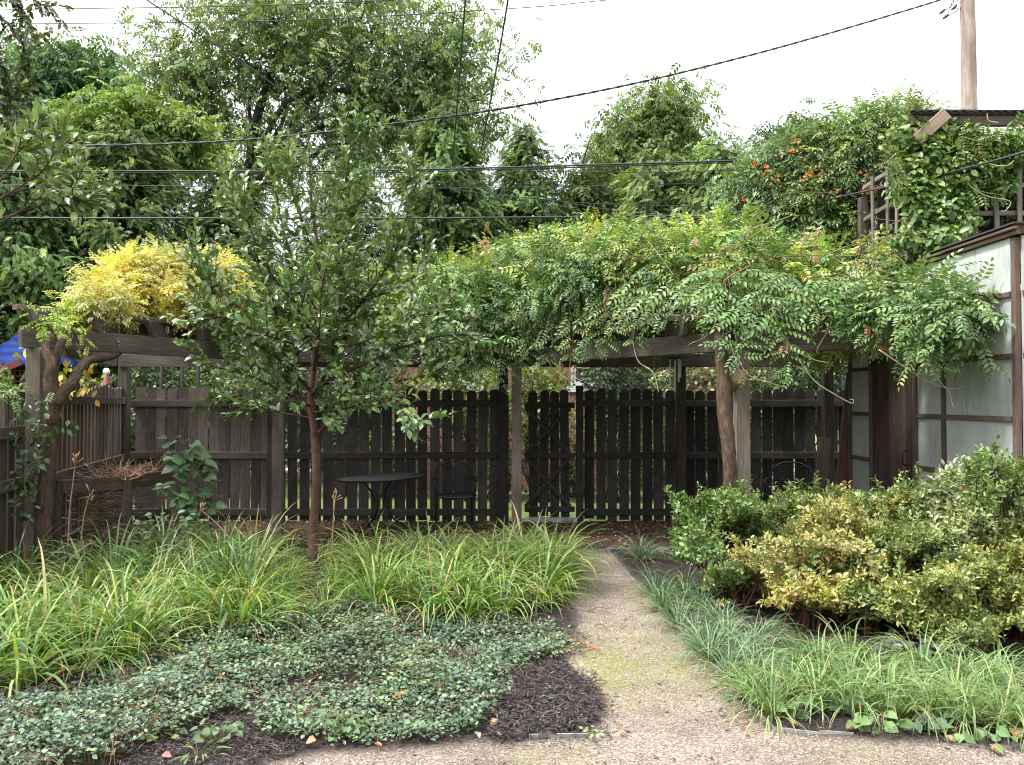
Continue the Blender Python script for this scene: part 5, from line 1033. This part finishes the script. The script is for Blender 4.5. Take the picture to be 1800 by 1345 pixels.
for (px, py, s, lab) in [(880, 1040, 1.0, 'tallest daylily clump with upright leaves near the right end of its bed'), (955, 1035, .92, 'big bushy daylily clump at the corner where the bed meets the path'), (215, 1150, .9, 'large daylily clump at the lower left with a kinked yellow leaf')]:
    put(DVb[0 if px != 955 else 1], 'daylily', G(px, py), pr.uniform(0, 6), s, lab, 'daylily', 'daylilies filling the left bed')
# liriope edging
for (px, py, s, v) in [(1128, 985, 1.0, 0)]: put(LV[0], 'lilyturf', G(px, py), 1, s, 'lone dark grassy tuft in bare soil at the far end of the path', 'lilyturf', 'grassy tufts edging the right bed')
lp = [(1165, 1050), (1215, 1045), (1180, 1075), (1245, 1072), (1210, 1105), (1280, 1103), (1240, 1135), (1295, 1135), (1355, 1125), (1265, 1165), (1335, 1160), (1300, 1195), (1355, 1190), (1415, 1180)]
lf = [(1325, 1225), (1390, 1225), (1450, 1195), (1360, 1250), (1440, 1235), (1500, 1205), (1500, 1245), (1555, 1225), (1570, 1255), (1615, 1235), (1640, 1262), (1680, 1240), (1690, 1272), (1735, 1250), (1760, 1275), (1800, 1255), (1790, 1225), (1725, 1215), (1670, 1205), (1820, 1285), (1545, 1190), (1850, 1240), (1440, 1168), (1500, 1178), (1625, 1190), (1760, 1200), (1700, 1192)]
for q in lp: put(LV[pr.integers(0, 6)], 'lilyturf', G(*q)+[-.06, 0, 0], pr.uniform(0, 6.28), pr.uniform(.68, .95), 'dark blue green grassy tuft lining the right edge of the gravel path', 'lilyturf', 'grassy tufts edging the right bed')
for q in lf: put(LVl[pr.integers(0, 5)], 'lilyturf', G(*q)-[.03, .05, 0], pr.uniform(0, 6.28), pr.uniform(.72, .98), 'light green grassy tuft in front of the right hand shrubs', 'lilyturf', 'grassy tufts edging the right bed')

# ================================================================== GROUND COVER, CHIPS, LITTER
vinc = gp((-150, 1400), (-150, 1260), (100, 1215), (200, 1180), (330, 1130), (480, 1105), (620, 1075), (760, 1075), (900, 1100), (1000, 1120), (985, 1160), (930, 1175), (875, 1225), (860, 1290), (760, 1312), (560, 1312), (470, 1300), (430, 1265), (390, 1262), (340, 1285), (270, 1318), (200, 1350), (60, 1400))
def area(n, poly, r, dens=None):
    poly = np.array(poly); lo, hi = poly.min(0), poly.max(0); o = []
    m = 0
    while m < n:
        q = r.uniform(lo, hi, (n*2, 2)); q = q[inpoly(q[:, 0]+(fbm(q[:, 0]*6, q[:, 1]*6, 21)-.47)*.25, q[:, 1]+(fbm(q[:, 0]*6, q[:, 1]*6, 22)-.47)*.25, poly)]
        if dens is not None: q = q[r.random(len(q)) < dens(q)]
        o.append(q); m += len(q)
    return np.concatenate(o)[:n]
gr_ = np.random.default_rng(12); n = 7600
q = area(n, vinc, gr_, lambda q: np.clip(fbm(q[:, 0]*3.2, q[:, 1]*3.2, 31)*3.2-.55, .3, 1)); h = .02+.26*np.clip(fbm(q[:, 0]*2.2, q[:, 1]*2.2, 33)-.2, 0, 1)*gr_.random(n)**.4
g = Geo(); gs = Geo(); k = 5; top = np.column_stack([q+gr_.normal(0, .02, (n, 2)), h]); tubes_batch(gs, np.column_stack([q, np.zeros(n)]), top, .0016, 3, (.5, .6, .3))
build('periwinkle_stems', gs, M['twig'], None, (0, 5, 0), 'thin trailing stems under the blue green periwinkle carpet', 'ground cover', kind='stuff')
pos = np.repeat(top, k, 0)+gr_.normal(0, 1, (n*k, 3))*[.02, .02, .014]; az = np.tile(np.arange(k)*2.4, n)+np.repeat(gr_.uniform(0, 6.28, n), k)
d = nrm(np.stack([np.cos(az), np.sin(az), gr_.normal(.12, .35, n*k)], 1)); nn_ = nrm(gr_.normal(0, .35, (n*k, 3))+[0, 0, 1]); s_ = gr_.uniform(.013, .036, n*k)
tone = fbm(pos[:, 0]*1.6, pos[:, 1]*1.6, 35)[:, None]; cc = palette(n*k, [(.085, .14, .085), (.11, .175, .10), (.06, .10, .07), (.17, .26, .09), (.15, .20, .13), (.30, .24, .12)], [4, 4.5, 4, .8, 2.4, .1], .17, gr_)*(1+(tone-.47)*np.array([1.3, 1.1, .6]))
g.inst(OVAL, frames(d, nn_, s_*.8, s_), pos, np.clip(cc, .005, .5)); build('periwinkle_carpet', g, M['glossy'], None, (0, 5, 0), 'low carpet of small glossy blue green leaves in front of the daylilies', 'ground cover', kind='stuff')
g = Geo(); nr = 420; qq = area(nr, vinc, gr_); az = gr_.uniform(0, 6.28, nr); l = gr_.uniform(.12, .4, nr); zz = .05+.20*np.clip(fbm(qq[:, 0]*2.2, qq[:, 1]*2.2, 33)-.2, 0, 1)
for i in range(nr):
    a = np.array([qq[i, 0], qq[i, 1], .01]); b_ = a+np.array([cos(az[i])*l[i], sin(az[i])*l[i], 0]); tube(g, spline([a, (a+b_)/2+[0, 0, zz[i]*1.1], b_+[0, 0, zz[i]*.4]], 8), .0018, 3, (.9, .75, .5), cap=False)
build('periwinkle_runners', g, M['twig'], None, (0, 5, 0), 'thin brown runners arching over the blue green periwinkle carpet', 'ground cover', kind='stuff')
# mulch chips
heap = gp((975, 1172), (1040, 1205), (1060, 1250), (1040, 1295), (880, 1310), (855, 1290), (870, 1225), (925, 1180)); low = gp((-100, 1400), (180, 1345), (260, 1295), (330, 1260), (440, 1265), (480, 1300), (560, 1318), (430, 1352), (250, 1420)); back = gp((880, 1095), (1010, 1085), (1040, 1140), (985, 1170), (930, 1150)); rb_ = gp((1070, 970), (1200, 965), (1230, 1050), (1160, 1060)); rf_ = gp((1345, 1270), (1372, 1290), (1500, 1298), (1820, 1322), (1820, 1260), (1500, 1230))
ragged = gp((955, 1150), (1075, 1195), (1100, 1265), (1075, 1315), (860, 1330), (835, 1290), (860, 1215), (915, 1165))
def chips(n, poly, r, zmax, L_, cols):
    q = area(n, poly, r); p = np.column_stack([q, hgt(q[:, 0], q[:, 1])+r.random(n)**1.6*zmax+.006]); az = r.uniform(0, 6.28, n); dv = nrm(np.stack([np.cos(az), np.sin(az), r.normal(0, .22, n)], 1)); l = r.uniform(*L_, n)
    V = frames(dv, nrm(r.normal(0, .5, (n, 3))+[0, 0, 1]), l*r.uniform(.08, .2, n), l); return p, V, palette(n, cols, None, .3, r)
CHIP = T([(-.5, 0, 0), (.5, 0, 0), (-.4, .5, .05), (.45, .5, .05), (-.35, 1, .02), (.2, 1, .02), (0, .5, .16)], [(0, 1, 3, 2), (2, 3, 5, 4)], [(0, 6, 1), (1, 6, 3), (3, 6, 5), (5, 6, 4), (4, 6, 2), (2, 6, 0)])
MC = [(.030, .024, .025), (.018, .015, .016), (.05, .041, .041), (.095, .08, .077), (.08, .05, .04)]
g = Geo()
for n_, pl, zz, LL in ((5600, heap, .05, (.018, .055)), (700, ragged, .012, (.012, .04)), (3800, low, .03, (.015, .045)), (900, back, .02, (.015, .04)), (700, rb_, .02, (.015, .04)), (900, rf_, .015, (.01, .03))):
    p, V, cc = chips(n_, pl, gr_, zz, LL, MC); g.inst(CHIP, V, p, cc, False)
build('mulch_chips', g, plain('shredded_bark', (1, 1, 1), .9, 0, .3, 60), None, (0, 5, 0), 'dark shredded bark mulch beside the gravel path', 'mulch', kind='stuff')
# pebbles on the path
n = 15000; q = np.column_stack([gr_.uniform(-3.2, 4.0, n*3), gr_.uniform(3.3, 8.6, n*3)]); q = q[inpoly(q[:, 0], q[:, 1], PATH)]; q = q[gr_.random(len(q)) < np.clip(1.5-.22*(q[:, 1]-3.3), .15, 1)][:n]; n = len(q); s_ = gr_.uniform(.0018, .0045, n)*np.where(gr_.random(n) < .03, 1.8, 1)
OCT = T([(1, 0, 0), (-.9, .1, 0), (.1, 1, .1), (0, -1, 0), (0, .1, .7), (.1, 0, -.6)], [(0, 2, 4), (2, 1, 4), (1, 3, 4), (3, 0, 4), (2, 0, 5), (1, 2, 5), (3, 1, 5), (0, 3, 5)])
p = np.column_stack([q, hgt(q[:, 0], q[:, 1])+s_*.25+.002]); az = gr_.uniform(0, 6.28, n); dv = np.stack([np.cos(az), np.sin(az), 0*az], 1); g = Geo().inst(OCT, frames(dv, np.tile([0, 0, 1.], (n, 1)), s_, s_*gr_.uniform(.7, 1.3, n)), p, palette(n, [(.33, .27, .23), (.43, .365, .32), (.19, .155, .135), (.54, .48, .44)], None, .15, gr_), False)
build('gravel_stones', g, plain('gravel_stone', (1, 1, 1), .85, 0, .15, 90), None, (0, 5, 0), 'loose fine pinkish gravel stones on the path', 'gravel', kind='stuff')
n = 900; q = np.column_stack([gr_.uniform(-3, 4, n*4), gr_.uniform(3.4, 9, n*4)]); q = q[inpoly(q[:, 0], q[:, 1], PATH)][:n]; n = len(q); az = gr_.uniform(0, 6.28, n); dv = nrm(np.stack([np.cos(az), np.sin(az), gr_.normal(0, .15, n)], 1)); l = gr_.uniform(.006, .03, n)
g = Geo().inst(CHIP, frames(dv, nrm(gr_.normal(0, .4, (n, 3))+[0, 0, 1]), l*gr_.uniform(.15, .6, n), l), np.column_stack([q, hgt(q[:, 0], q[:, 1])+.005]), palette(n, [(.05, .038, .03), (.10, .07, .05), (.22, .15, .10), (.13, .12, .05)], None, .3, gr_), False)
build('path_litter', g, plain('dry_debris', (1, 1, 1), .9, 0, .3, 60), None, (0, 5, 0), 'specks of dry bark and leaf debris strewn over the gravel path', 'litter', kind='stuff')
# litter under the pergola
n = 5200; q = np.column_stack([gr_.uniform(-4.8, 3.5, n), gr_.uniform(9.05, 10.95, n)]); az = gr_.uniform(0, 6.28, n); dv = nrm(np.stack([np.cos(az), np.sin(az), gr_.normal(0, .3, n)], 1)); s_ = gr_.uniform(.02, .055, n)
g = Geo().inst(OVAL, frames(dv, nrm(gr_.normal(0, .5, (n, 3))+[0, 0, 1]), s_*.8, s_), np.column_stack([q, hgt(q[:, 0], q[:, 1])+gr_.uniform(.008, .03, n)]), palette(n, [(.09, .046, .034), (.14, .075, .05), (.06, .033, .025), (.22, .13, .085)], None, .25, gr_)); build('leaf_litter', g, M['leaf'], None, (0, 10, 0), 'reddish brown fallen leaves covering the ground under the pergola', 'leaf litter', kind='stuff')
# twigs and separate fallen leaves
for i, (a, b_, c_, d_, col, lab) in enumerate([(960, 1118, 1055, 1142, (2.4, 1.0, .5), 'orange dead daylily leaf lying across the mulch onto the path'), (1033, 1143, 1062, 1150, (1.8, .9, .6), 'short reddish stick on the left path edge below the orange leaf'), (1035, 1075, 1068, 1070, (1.6, .7, .5), 'thin red brown twig lying on the middle of the path'), (1062, 1236, 1080, 1268, (1.2, .8, .6), 'fine dry twig beside the dark mulch patch'), (870, 1200, 905, 1238, (2.6, 2.1, 1.8), 'pale curved twig at the edge of the periwinkle'), (1045, 1100, 1068, 1106, (.6, .45, .4), 'small dark twig on the path by the daylilies')]):
    p0, p1 = G(a, b_, .012), G(c_, d_, .012); m_ = (p0+p1)/2+[0, .03, .015]; g = Geo(); tube(g, spline([p0, m_, p1], 12), np.linspace(.006 if i < 2 else .0035, .002, 12), 5, col); build('fallen_twig', g, M['twig'], None, p0, lab, 'twig', 'twigs dropped on the ground')
for i, (px, py, s_, col, lab) in enumerate([(694, 1223, .06, (.55, .30, .16), 'large tan curled leaf lying on the middle of the periwinkle'), (512, 1272, .055, (.30, .11, .05), 'rusty brown leaf at the front edge of the periwinkle'), (538, 1305, .055, (.50, .27, .14), 'tan leaf standing at the mulch edge below the rusty leaf'), (200, 1318, .05, (.50, .27, .20), 'pinkish leaf on bare soil at the lower left'), (302, 1330, .045, (.5, .25, .2), 'pinkish leaf on bare soil near the small weeds'), (862, 1276, .055, (.48, .24, .12), 'orange tan leaf between the periwinkle and the dark mulch'), (875, 1253, .04, (.42, .16, .09), 'small red brown leaf on the mulch by the periwinkle edge'), (1262, 1250, .04, (.10, .06, .045), 'dark brown leaf beside the grassy tufts'), (1315, 1286, .045, (.22, .11, .06), 'curled brown leaf on the gravel near the edging corner'), (1247, 1203, .045, (.45, .35, .3), 'pale curled leaf at the path edge by the tufts'), (1225, 1215, .045, (.3, .2, .16), 'grey brown leaf on the gravel left of the pale curled one'), (1440, 1278, .07, (.40, .20, .11), 'big folded brown leaf inside the edging corner'), (1400, 1272, .055, (.45, .24, .12), 'tan leaf by the light green ivy in the edging corner'), (1500, 1282, .05, (.42, .22, .12), 'brown leaf under the front grassy tufts'), (1788, 1300, .075, (.50, .28, .15), 'large tan folded leaf at the right edge of the bed'), (1762, 1322, .05, (.42, .2, .1), 'russet leaf on the gravel at the lower right'), (1672, 1303, .045, (.4, .2, .12), 'russet leaf below the tufts at the lower right'), (1074, 985, .04, (.65, .25, .05), 'bright orange leaf at the far corner of the edging'), (1085, 1288, .035, (.3, .15, .09), 'small brown leaf on the gravel below the mulch patch'), (230, 1285, .045, (.35, .17, .09), 'brown leaf among the periwinkle at the lower left'), (1018, 1170, .03, (.5, .35, .28), 'small pale leaf on top of the mulch patch'), (672, 1312, .04, (.5, .28, .15), 'tan leaf where the periwinkle meets the gravel')]):
    p = G(px, py, .02 if i > 0 else .12); a = gr_.uniform(0, 6.28); tv_, tf_ = OVAL; v = tv_.copy(); v[:, 2] += .55*np.abs(v[:, 0])+.25*v[:, 1]**2
    g = Geo().inst((v, tf_), frames(np.array([[cos(a), sin(a), .15]]), nrm(gr_.normal(0, .3, (1, 3))+[0, -.3, 1]), s_*1.1, s_), p[None], np.array([col]))
    build('fallen_leaf', g, M['leaf'], None, p, lab, 'leaf', 'single fallen leaves')

# ================================================================== SHRUBS on the right
def rosette(seed, k=7):
    r = np.random.default_rng(seed); it = []
    for i in range(k):
        a = i*2.4+r.normal(0, .3); e = r.uniform(.2, 1.15); d = np.array([cos(a)*cos(e), sin(e), sin(a)*cos(e)]); n = nrm(np.array([-cos(a)*sin(e), cos(e), -sin(a)*sin(e)])+r.normal(0, .2, 3)); s = r.uniform(.75, 1.15)
        it.append((OVAL if seed % 2 else LEAF, frames(d[None], n[None], s*.68, s)[0], np.array([cos(a)*.06, (i-k/2)*.30, sin(a)*.06])))
    return merge(it)
ROS = [rosette(s) for s in range(6)]
def shrub(name, label, px, Y, z0, z1, rx, ry, n, size, cols, wts, seed, stem='redbark', nst=48, holes=.85, patch=None, tall=None, mat='leaf', lump=.42):
    n = int(n*1.75); size *= .92; rx *= 1.1; ry *= 1.05
    r = np.random.default_rng(seed); x = px2x(px, Y); th = thing(name, label, 'shrub', (x, Y, 0)); cz, rz = (z0+z1)/2, (z1-z0)/2
    u = nrm(r.normal(0, 1, (n*3, 3))); u[:, 2] = np.where(u[:, 2] < -.5, -u[:, 2], u[:, 2]); rad = r.random(n*3)**(1/2.8); lp_ = 1+lump*np.sin(u[:, 0]*4+seed)*np.sin(u[:, 2]*5+seed*2)*np.cos(u[:, 1]*4)
    pos = np.array([x, Y, cz])+u*rad[:, None]*np.array([rx, ry, rz])*lp_[:, None]
    den = fbm(pos[:, 0]*5+pos[:, 1]*2.3, pos[:, 2]*5+pos[:, 1]*3.1, seed); keep = den > np.quantile(den, holes*.5); pos, u, rad = pos[keep][:n], u[keep][:n], rad[keep][:n]; n = len(pos); pos[:, 2] = np.maximum(pos[:, 2], .03)
    g = Geo()
    for k in range(nst):
        e = pos[r.integers(0, n)]; b_ = np.array([x+r.normal(0, .07), Y+r.normal(0, .07), 0.]); s = limb(g, b_, e, .009, .003, .12, 5, 9, r=r, col=(.9, .7, .6))
        for _ in range(3):
            i = r.integers(4, 8); d_ = np.linalg.norm(pos-s[i], axis=1); j = r.choice(np.argsort(d_)[:25]); limb(g, s[i], pos[j], .004, .0015, .05, 4, 5, r=r, col=(.9, .7, .6))
    build('stems', g, M[stem], th)
    d = nrm(u*.6+r.normal(0, .45, (n, 3))+[0, 0, .55]); nn_ = nrm(r.normal(0, 1, (n, 3))); c_ = palette(n, cols, wts, .17, r)
    if patch is not None:
        f = np.clip((fbm(pos[:, 0]*3+pos[:, 1], pos[:, 2]*3+pos[:, 1]*2, seed+5)-.40)*5, 0, 1)[:, None]; c_ = c_*(1-f)+palette(n, patch, None, .2, r)*f
    tall = list(tall or [])
    top_ = pos[u[:, 2] > -.1]
    for k in range(int(nst*.8)):
        e = top_[r.integers(0, len(top_))]; o_ = nrm((e-np.array([x, Y, cz]))/np.array([rx, ry, rz])+r.normal(0, .25, 3)+[0, 0, .5]); tall.append(tuple(e+o_*r.uniform(.05, .17)))
    if tall:
        for (tx_, ty_, tz_) in tall:
            a = pos[np.argmin(np.abs(pos[:n, 0]-tx_)+np.abs(pos[:n, 1]-ty_)-pos[:n, 2]*.5)]; m = int(4+r.integers(0, 3)); t = np.linspace(.15, 1, m)[:, None]; q = a+(np.array([tx_, ty_, tz_])-a)*t
            pos = np.vstack([pos, q]); d = np.vstack([d, nrm(r.normal(0, .4, (m, 3))+[0, 0, 1])]); nn_ = np.vstack([nn_, nrm(r.normal(0, 1, (m, 3)))]); c_ = np.vstack([c_, palette(m, cols, wts, .15, r)])
    g = Geo(); scatter(g, ROS, d, nn_, size*r.uniform(.7, 1.25, len(pos)), pos, c_, r); build('foliage', g, M[mat], th); return th
AG = [(.125, .20, .055), (.17, .25, .07), (.095, .16, .05), (.25, .31, .11)]; AY = [(.42, .40, .12), (.50, .46, .14), (.36, .38, .10), (.42, .32, .11)]
shrub('azalea_shrub', 'fresh green leafy shrub in front of the right post, nearest the path', 1275, 6.75, .10, .84, .40, .42, 1000, .042, AG, [4, 4, 3, 1.5], 51, tall=[(px2x(1225, 6.7), 6.6, .92), (px2x(1310, 6.7), 6.6, 1.0), (px2x(1395, 6.7), 6.6, .82)])
shrub('azalea_shrub', 'golden yellow leaved shrub with bare reddish stems in the middle of the right bed', 1465, 6.1, .06, .76, .58, .45, 1500, .037, [(.37, .34, .12), (.28, .29, .10), (.46, .40, .15), (.34, .24, .10), (.14, .19, .06)], [4, 3, 2.5, 1, 3.5], 52, nst=60, holes=.9)
shrub('azalea_shrub', 'tall pale green shrub at the back by the plank door', 1580, 6.55, .2, .93, .48, .42, 1250, .043, [(.18, .26, .09), (.24, .32, .12), (.13, .20, .07), (.30, .37, .16)], None, 53, patch=[(.36, .32, .08), (.24, .24, .09)], tall=[(px2x(1602, 6.5), 6.4, 1.10), (px2x(1530, 6.5), 6.4, .98), (px2x(1575, 6.5), 6.4, 1.05), (px2x(1500, 6.5), 6.4, .86)])
shrub('azalea_shrub', 'yellow green shrub low at the right behind the front tufts', 1690, 5.35, .05, .58, .50, .38, 1250, .036, [(.19, .235, .065), (.25, .285, .08), (.125, .175, .05), (.32, .31, .10)], None, 54)
shrub('azalea_shrub', 'mixed olive and cream shrub in the middle of the right hand mass', 1690, 5.9, .2, .86, .46, .40, 1350, .037, [(.19, .24, .08), (.27, .31, .12), (.38, .40, .20), (.13, .18, .07)], None, 55)
shrub('azalea_shrub', 'yellowing shrub at the right edge of the picture against the shed corner', 1800, 5.6, .1, .72, .35, .35, 800, .036, [(.22, .24, .07), (.30, .28, .08), (.14, .18, .055)], None, 56)
shrub('cotoneaster_shrub', 'open twiggy shrub with small leaves on dark bare branches beside the shed corner post', 1765, 5.75, .5, 1.22, .26, .2, 190, .042, [(.13, .20, .06), (.18, .25, .07)], None, 57, stem='dark_bark', nst=34, holes=.2)
shrub('variegated_shrub', 'shrub with white edged drooping leaves against the shed wall', 1690, 6.25, .55, 1.0, .27, .22, 230, .065, [(.42, .45, .30), (.20, .26, .12), (.55, .56, .42)], None, 58, nst=16)
shrub('azalea_shrub', 'small yellow leaved shrub low in front of the bare reddish stems', 1420, 5.75, .05, .34, .22, .2, 260, .036, AY, None, 59, nst=14)
shrub('azalea_shrub', 'small green and yellow shrub at the left foot of the golden one', 1300, 6.3, .05, .42, .26, .25, 380, .038, AG, None, 60, nst=16, patch=AY)
shrub('azalea_shrub', 'small bronze yellow shrub at ground level under the right end of the golden one', 1520, 5.7, .04, .34, .24, .2, 300, .035, AY, None, 63, nst=16, patch=AG)
shrub('azalea_shrub', 'small olive shrub at ground level near the bluish rosette', 1675, 5.05, .03, .30, .26, .18, 320, .034, [(.18, .225, .07), (.24, .275, .085), (.125, .175, .055)], None, 64, nst=16)
shrub('azalea_shrub', 'lime green shrub filling the lower middle behind the bluish rosette', 1610, 5.75, .12, .72, .36, .32, 800, .036, [(.18, .225, .07), (.24, .275, .085), (.125, .175, .055)], None, 61)
shrub('azalea_shrub', 'shaded olive shrub between the green shrub and the pale green one', 1440, 6.8, .3, .86, .36, .34, 600, .042, [(.11, .16, .05), (.15, .20, .06), (.24, .25, .08)], None, 62)
for (px, py, Yc, col) in [(1697, 860, 6.0, (.85, .16, .06)), (1746, 890, 5.85, (.9, .25, .2))]:
    g = Geo(); m = 7; p = P(px, py, Yc); a = np.arange(m)*2*pi/m; g.inst(OVAL, frames(np.stack([np.cos(a), 0*a-.3, np.sin(a)], 1), np.tile([0, -1., .1], (m, 1)), np.full(m, .04), np.full(m, .036)), np.tile(p, (m, 1)), palette(m, [col], None, .1))
    build('orange_blossom', g, orange, None, p, 'single orange red blossom by the white edged shrub' if px == 1697 else 'single pink red blossom among dark twigs at the right', 'flower')
# other plants
def leafy_plant(name, label, cat, pts, n, size, cols, tm, r, spread, stem=.006, asp=1.0, dn=.35, mat='leaf'):
    p = [np.asarray(q, float) for q in pts]; th = thing(name, label, cat, p[0]); s = spline(p, 40); g = Geo(); tube(g, s, np.linspace(stem, stem*.4, 40), 6, (.8, .8, .6)); build('stem', g, M['twig'], th)
    k = r.integers(6, 40, n); az = r.uniform(0, 6.28, n); off = np.stack([np.cos(az), np.sin(az), r.normal(.1, .25, n)], 1)*spread*r.uniform(.3, 1, (n, 1)); g = Geo()
    g.inst(tm, frames(nrm(off*3+r.normal(0, .25, (n, 3))*spread*2+[0, -.02, -dn*spread*2]), nrm(r.normal(0, .25, (n, 3))+[0, -.45, .9]), size*r.uniform(.65, 1.2, n)*asp, size*r.uniform(.65, 1.2, n)), s[k]+off, palette(n, cols, None, .15, r)); build('foliage', g, M[mat], th); return th
hr = np.random.default_rng(3)
leafy_plant('mulberry_seedling', 'leafy upright plant with large heart shaped blue green leaves beside the brushwood bin', 'plant', [G(345, 985), P(350, 900, 8.1), P(340, 830, 8.1), P(318, 775, 8.1)], 120, .115, [(.08, .155, .075), (.105, .19, .085), (.065, .13, .065), (.145, .23, .105)], HEART, hr, .20)
leafy_plant('mulberry_seedling', 'side shoot of heart shaped leaves reaching left over the brushwood bin', 'plant', [G(352, 985), P(345, 905, 8.0), P(310, 868, 7.9), P(265, 858, 7.8)], 26, .085, [(.08, .15, .065), (.11, .19, .08)], HEART, hr, .07)
leafy_plant('bramble', 'low bramble with small toothed pale green leaves in front of the bin post', 'plant', [G(285, 1020), P(282, 960, 7.2), P(285, 925, 7.2), P(300, 905, 7.2)], 95, .06, [(.10, .15, .06), (.14, .19, .08), (.08, .12, .05)], OVAL, hr, .22)
for lab, pts in [('tall dry seed stalk in front of the brushwood bin', [(118, 985, 6.9), (122, 900, 6.9), (128, 850, 6.9), (133, 806, 6.9)]), ('shorter dry seed stalk right of the taller one', [(138, 980, 6.9), (148, 905, 6.9), (158, 868, 6.9)]), ('dry stalk standing in front of the bistro table', [(583, 985, 7.6), (586, 910, 7.6), (590, 870, 7.6)]), ('dry bent stalk leaning left of the young tree', [(430, 985, 7.4), (390, 930, 7.4), (352, 895, 7.4)])]:
    g = Geo(); q = spline([P(*p) for p in pts], 20); q[0][2] = max(q[0][2], 0); tube(g, q, np.linspace(.006, .003, 20), 5, (2.2, 2.0, 1.5))
    for k in range(7): a = q[-1]+hr.normal(0, .004, 3); tube(g, [a-[0, 0, .02*k*.5], a+hr.normal(0, .03, 3)+[0, 0, .04-.02*k*.4]], [.003, .006], 5, (1.9, 1.6, 1.1))
    build('dry_stalk', g, M['twig'], None, q[0], lab, 'stalk', 'dry flower stalks above the daylilies')
def weed(label, px, py, n, size, cols, tm, h, spread, asp=1., name='weed_plant', mat='leaf'):
    b_ = G(px, py); th = thing(name, label, 'weed', b_, 'small weeds on bare soil'); a = np.arange(n)*2.4+hr.normal(0, .2, n); rr = spread*np.sqrt((np.arange(n)+.5)/n); tip = np.stack([b_[0]+np.cos(a)*rr, b_[1]+np.sin(a)*rr, h*hr.uniform(.4, 1, n)], 1); g = Geo(); tubes_batch(g, np.tile(b_, (n, 1)), tip, .002, 4, (.8, 1.1, .5)); build('stems', g, M['twig'], th)
    g = Geo(); g.inst(tm, frames(np.stack([np.cos(a), np.sin(a), hr.normal(-.1, .25, n)], 1), nrm(hr.normal(0, .25, (n, 3))+[0, -.25, 1]), size*asp*hr.uniform(.7, 1.2, n), size*hr.uniform(.7, 1.2, n)), tip, palette(n, cols, None, .15, hr)); build('foliage', g, M[mat], th)
WGc = [(.12, .20, .06), (.16, .25, .08), (.10, .17, .06)]; DKc = [(.07, .13, .05), (.09, .165, .06)]
weed('round scalloped leaf clump at the front edge of the periwinkle', 605, 1298, 44, .032, DKc, HEART, .11, .12)
weed('leafy green seedling clump at the front left beside bare mulch', 385, 1312, 26, .038, DKc, HEART, .10, .10)
weed('broad leaved weed with pointed leaves on bare soil at the lower left', 282, 1305, 9, .05, WGc, HEART, .06, .09)
weed('spreading narrow leaved weed at the front edge of the bare soil', 350, 1335, 16, .07, WGc, SLIM, .06, .09, .5)
weed('tiny grey green rosette at the foot of the mulch patch', 1040, 1294, 12, .03, [(.2, .27, .13), (.15, .22, .1)], OVAL, .03, .05)
weed('pale small leaved weed between the daylilies and the mulch patch', 960, 1150, 60, .026, [(.15, .22, .08), (.2, .28, .11)], OVAL, .08, .2)
weed('round leaved dark rosette with bluish leaves under the yellow green shrub', 1595, 1165, 36, .055, [(.06, .10, .075), (.08, .12, .085), (.05, .085, .06)], HEART, .16, .18)
weed('sprig of small clover leaves amid the periwinkle by the tan leaf', 690, 1205, 10, .035, [(.2, .3, .06), (.26, .34, .06)], OVAL, .13, .05)
leafy_plant('milkweed_sprout', 'upright sprout with a big folded oval leaf at the lower left', 'weed', [G(80, 1290), P(81, 1260, 4.35), P(82, 1235, 4.35)], 11, .10, WGc, OVAL, hr, .06, .004, .8)
leafy_plant('milkweed_sprout', 'low sprout with a broad light green leaf beside the periwinkle at the left', 'weed', [G(125, 1275), P(132, 1252, 4.5), P(140, 1243, 4.5)], 5, .11, WGc, OVAL, hr, .05, .004, .8)
for (px, py, n_, col, lab) in [(1395, 1265, 8, WGc, 'light green ivy spray inside the edging corner'), (1480, 1262, 8, DKc, 'grey green ivy spray under the front tufts left of the big one'), (1525, 1288, 10, WGc, 'pale green ivy spray trailing from the bed onto the gravel'), (1580, 1285, 8, WGc, 'upright bright ivy spray between two front tufts'), (1625, 1285, 10, [(.11, .17, .11), (.15, .21, .14)], 'silvery ivy spray at the foot of the big front tuft'), (1700, 1300, 8, WGc, 'bright ivy leaves on the bed edge at the lower right'), (1735, 1300, 6, DKc, 'dark ivy leaves on the bed edge near the right corner'), (1745, 1330, 3, WGc, 'two bright ivy leaves lying on the gravel'), (1305, 1230, 10, [(.13, .22, .08), (.16, .25, .09)], 'bright round ivy leaves at the path edge below the tufts')]:
    b_ = G(px, py); a = hr.uniform(0, 6.28, n_); p = b_+np.stack([hr.normal(0, .05, n_), hr.normal(0, .05, n_), hr.uniform(.015, .10, n_)], 1); g = Geo(); g.inst(HEART, frames(np.stack([np.cos(a), np.sin(a)-.5, hr.normal(-.2, .2, n_)], 1), nrm(hr.normal(0, .25, (n_, 3))+[0, -.6, .8]), hr.uniform(.04, .065, n_), hr.uniform(.045, .065, n_)), p, palette(n_, col, None, .12, hr)); tubes_batch(g, np.tile(b_, (n_, 1)), p, .002, 3, (.10, .14, .05))
    build('ivy_spray', g, M['leaf'], None, b_, lab, 'ivy', 'ivy creeping along the front of the right bed')
